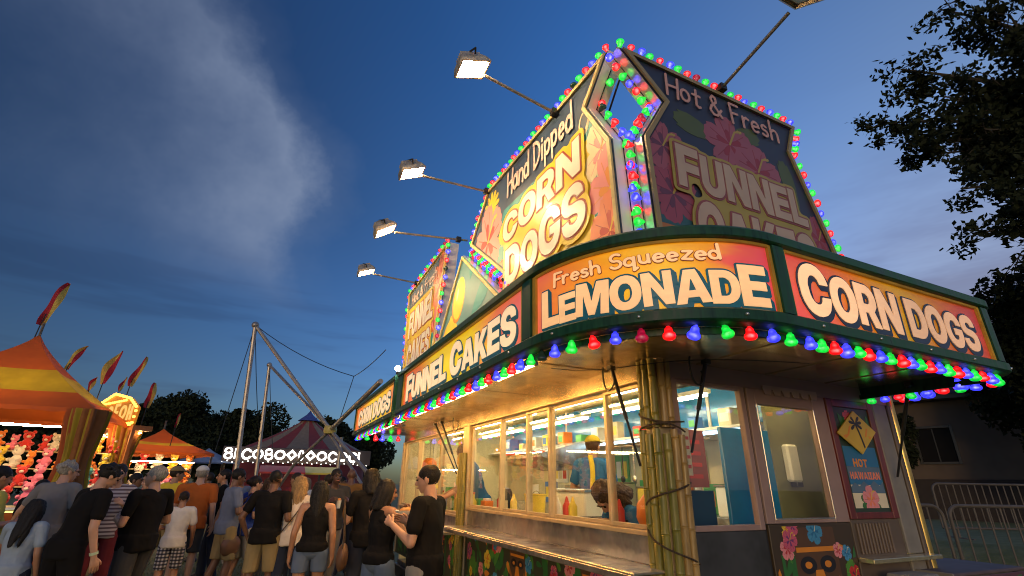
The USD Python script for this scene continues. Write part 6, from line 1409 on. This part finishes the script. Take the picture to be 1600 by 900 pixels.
person('man in blue grey shirt and khaki shorts looking down at his hands', -2.48, 6.8, 1.80, 70, 'brown', 'black', 'short', ('tee', 'steel'), ('shorts', 'khaki'), 'phone', 'phone', nod=14, girth=1.02, edge=.028)
person('boy in loose white tee and plaid shorts seen from behind', -3.12, 6.8, 1.47, 2, 'tan', 'dark', 'buzz', ('tee', 'white'), ('shorts', 'plaid'), 'belly', 'swing', girth=1.0, edge=.028)
person('broad man in rust orange shirt and white cap seen from behind', -3.04, 7.62, 1.84, 6, 'light', 'grey', 'short', ('tee', 'orange'), ('shorts', 'charcoal'), 'down', 'down', girth=1.25, edge=.03, extras=('cap_white',))
person('man in bright yellow tee and pale cap beyond the orange shirt', -3.51, 8.51, 1.84, 40, 'tan', 'dark', 'short', ('tee', 'yellow'), ('shorts', 'khaki'), 'down', 'hold', edge=.032, extras=('cap_khaki',), yaw=30)
person('heavy grey haired man in black polo looking left over his shoulder', -3.28, 5.05, 1.78, -52, 'light', 'grey', 'short', ('tee', 'black'), ('shorts', 'charcoal'), 'belly', 'belly', girth=1.22, yaw=-30, edge=.025, lean=-.06)
person('young man in sunglasses and striped shirt facing the camera', -3.94, 6.56, 1.82, 172, 'light', 'dark', 'short', ('tee', 'stripe'), ('trousers', 'maroon'), 'hold', 'belly', edge=.027, extras=('sunglasses', 'belt'))
person('person with black mop of hair in long black clothes stooping to the right', -3.77, 4.51, 1.80, 50, 'light', 'black', 'curly', ('tee', 'black'), ('trousers', 'black'), 'swing', 'down', lean=.24, nod=16, edge=.025, extras=('bandR', 'bandL'))
person('grey curly haired man in glasses and grey tee striding off with his back turned', -4.43, 6.03, 1.84, 24, 'light', 'grey', 'curly', ('tee', 'grey'), ('shorts', 'charcoal'), 'wide', 'swing', girth=1.08, yaw=30, lean=.12, edge=.026, extras=('glasses',))
person('girl with very long black hair and pale blue top, shortest in the crowd', -4.17, 4.58, 1.42, 10, 'tan', 'black', 'long', ('tee', 'lblue'), ('shorts', 'dkdenim'), 'reach', 'down', female=True, lean=.10, nod=12, edge=.024)
person('dark haired person in yellow green tee cut by the left edge', -4.76, 5.29, 1.74, 48, 'tan', 'black', 'short', ('tee', 'olive'), ('shorts', 'charcoal'), 'down', 'belly', edge=.026, nod=10, girth=1.12)
# farther off
person('person in pink top beyond the queue', -.96, 8.3, 1.76, -20, 'light', 'dark', 'short', ('tee', 'pink'), ('trousers', 'charcoal'), edge=.036)
person('dark skinned man in black facing the camera with food in both hands', -1.0, 6.9, 1.84, 168, 'dark', 'black', 'short', ('tee', 'charcoal'), ('trousers', 'greyp'), 'hold', 'hold', edge=.028, girth=1.08)
person('broad bald man in ochre brown shirt with his back turned', -.55, 8.2, 1.88, 10, 'brown', None, 'bald', ('long', 'brown'), ('trousers', 'dkdenim'), 'belly', 'belly', girth=1.3, edge=.034)
r = np.random.default_rng(77)
BG = [(-4.1, 8.6, 1.72, 'brown', 'black', 'black', 'white', 'small dark haired figure behind the striped shirt'), (-2.75, 8.7, 1.82, 'tan', 'black', 'short', 'black', 'tall dark figure between orange shirt and blue grey shirt'), (-3.2, 11.2, 1.78, 'brown', 'dark', 'short', 'charcoal', 'dim figure in front of the pale tent'), (-1.55, 8.0, 1.78, 'tan', 'dark', 'short', 'maroon', 'figure in dark red behind the black tee man'), (-2.0, 7.3, 1.68, 'light', 'brown', 'bob', 'steel', 'figure in grey blue behind the woman in blue'), (-5.0, 7.5, 1.60, 'tan', 'black', 'short', 'black', 'dark figure at the tent counter far left'), (-4.6, 9.6, 1.7, 'tan', 'dark', 'short', 'cream', 'pale shirted figure by the tent counter'), (-1.9, 10.6, 1.75, 'light', 'black', 'short', 'grey', 'figure in grey below the tall mast'), (-1.2, 10.4, 1.7, 'tan', 'blond', 'long', 'white', 'fair haired figure in white under the marquee'), (-.35, 11.0, 1.75, 'brown', 'black', 'short', 'charcoal', 'dark figure by the ride post'), (-2.6, 13.0, 1.75, 'tan', 'black', 'short', 'steel', 'distant figure left of the tall mast'), (-3.7, 7.6, 1.7, 'light', 'dark', 'short', 'white', 'white shirted figure behind the yellow tee')]
for x, y, h, sk_, hr_, st_, tc, la in BG:
    person(la, x, y, h, r.uniform(-180, 180), sk_, hr_, st_ if st_ in ('short', 'bob', 'long') else 'short', ('tee', tc), ('trousers', ['charcoal', 'dkdenim', 'khaki'][int(r.integers(3))]), edge=.042)
# in the trailer
FLZ = .50
person('grey haired worker in blue shirt bending over the worktop in the left serving window', .45, 3.96, 1.66, -75, 'light', 'grey', 'short', ('tee', 'bstripe'), ('trousers', 'stone'), 'reach', 'reach', lean=.34, nod=26, edge=.026, z=FLZ)
person('worker with bent head and brown hair in blue shirt over the black tray', .60, .86, 1.62, -88, 'light', 'brown', 'bob', ('tee', 'bstripe'), ('trousers', 'dkdenim'), 'reach', 'reach', lean=.66, nod=30, edge=.024, z=FLZ - .30, female=True)
w = person('worker with yellow cap and yellow apron strap, back turned, at the rear', 1.20, 2.48, 1.66, 60, 'tan', 'brown', 'short', ('tee', 'bstripe'), ('trousers', 'dkdenim'), 'belly', 'belly', edge=.026, z=FLZ, extras=('cap_yellow',))
part(w, 'apron_strap', tube(curve([(.02, -.115, 1.50), (.06, -.150, 1.35), (.05, -.150, 1.15), (.03, -.150, .98)], 14), .030, 8), CL['yellow'])

# things carried
pl = thing('paper_plate', 'paper tray of funnel cake held between the eating couple', 'food tray', (-0.8, 2.76, 1.335))
part(pl, 'tray', tm(Manifold.hull_points(np.array([(sx * a_, sy * b_, z_) for sx in (-1, 1) for sy in (-1, 1) for a_, b_, z_ in ((.075, .05, 0), (.105, .08, .035))])) - Manifold.hull_points(np.array([(sx * a_, sy * b_, z_) for sx in (-1, 1) for sy in (-1, 1) for a_, b_, z_ in ((.068, .043, .006), (.10, .075, .04))]))), WHITE)
part(pl, 'cake', lumpy((0, 0, .035), .07, 3, 5, (1.0, .75, .4)), '/World/Looks/batter', smooth=True)
for la, x, y, z_, m, f in (('brown leather handbag at the hip of the long haired woman in black', -1.12, 4.32, .80, 'brown', 12), ('brown shoulder bag beside the pale shorts of the woman in blue', -2.38, 6.68, .72, 'brown', 62)):
    b = thing('handbag', la, 'bag', (x, y, z_), -math.radians(f)); part(b, 'pouch', lumpy((0, 0, 0), .15, 1.5, 2, (.45, .95, 1.0)), mat('handbag_leather', (.11, .05, .025), rough=.5) if 'long' in la else '/World/Looks/handbag_leather', smooth=True)
    part(b, 'strap', tube(curve([(0, -.11, .10), (-.02, -.08, .38), (-.05, 0, .62), (-.02, .08, .38), (0, .11, .10)], 18), .008, 6), VINE)
cu = thing('drink_cup', 'pale cup in the hands of the man facing the camera', 'cup', (-.94, 6.6, 1.22)); part(cu, 'cup', lathe([(0, 0), (.028, 0), (.04, .12), (.036, .12), (.026, .006), (0, .006)], 16), WHITE); part(cu, 'food', lumpy((0, 0, .12), .035, 3, 6), '/World/Looks/batter', smooth=True)
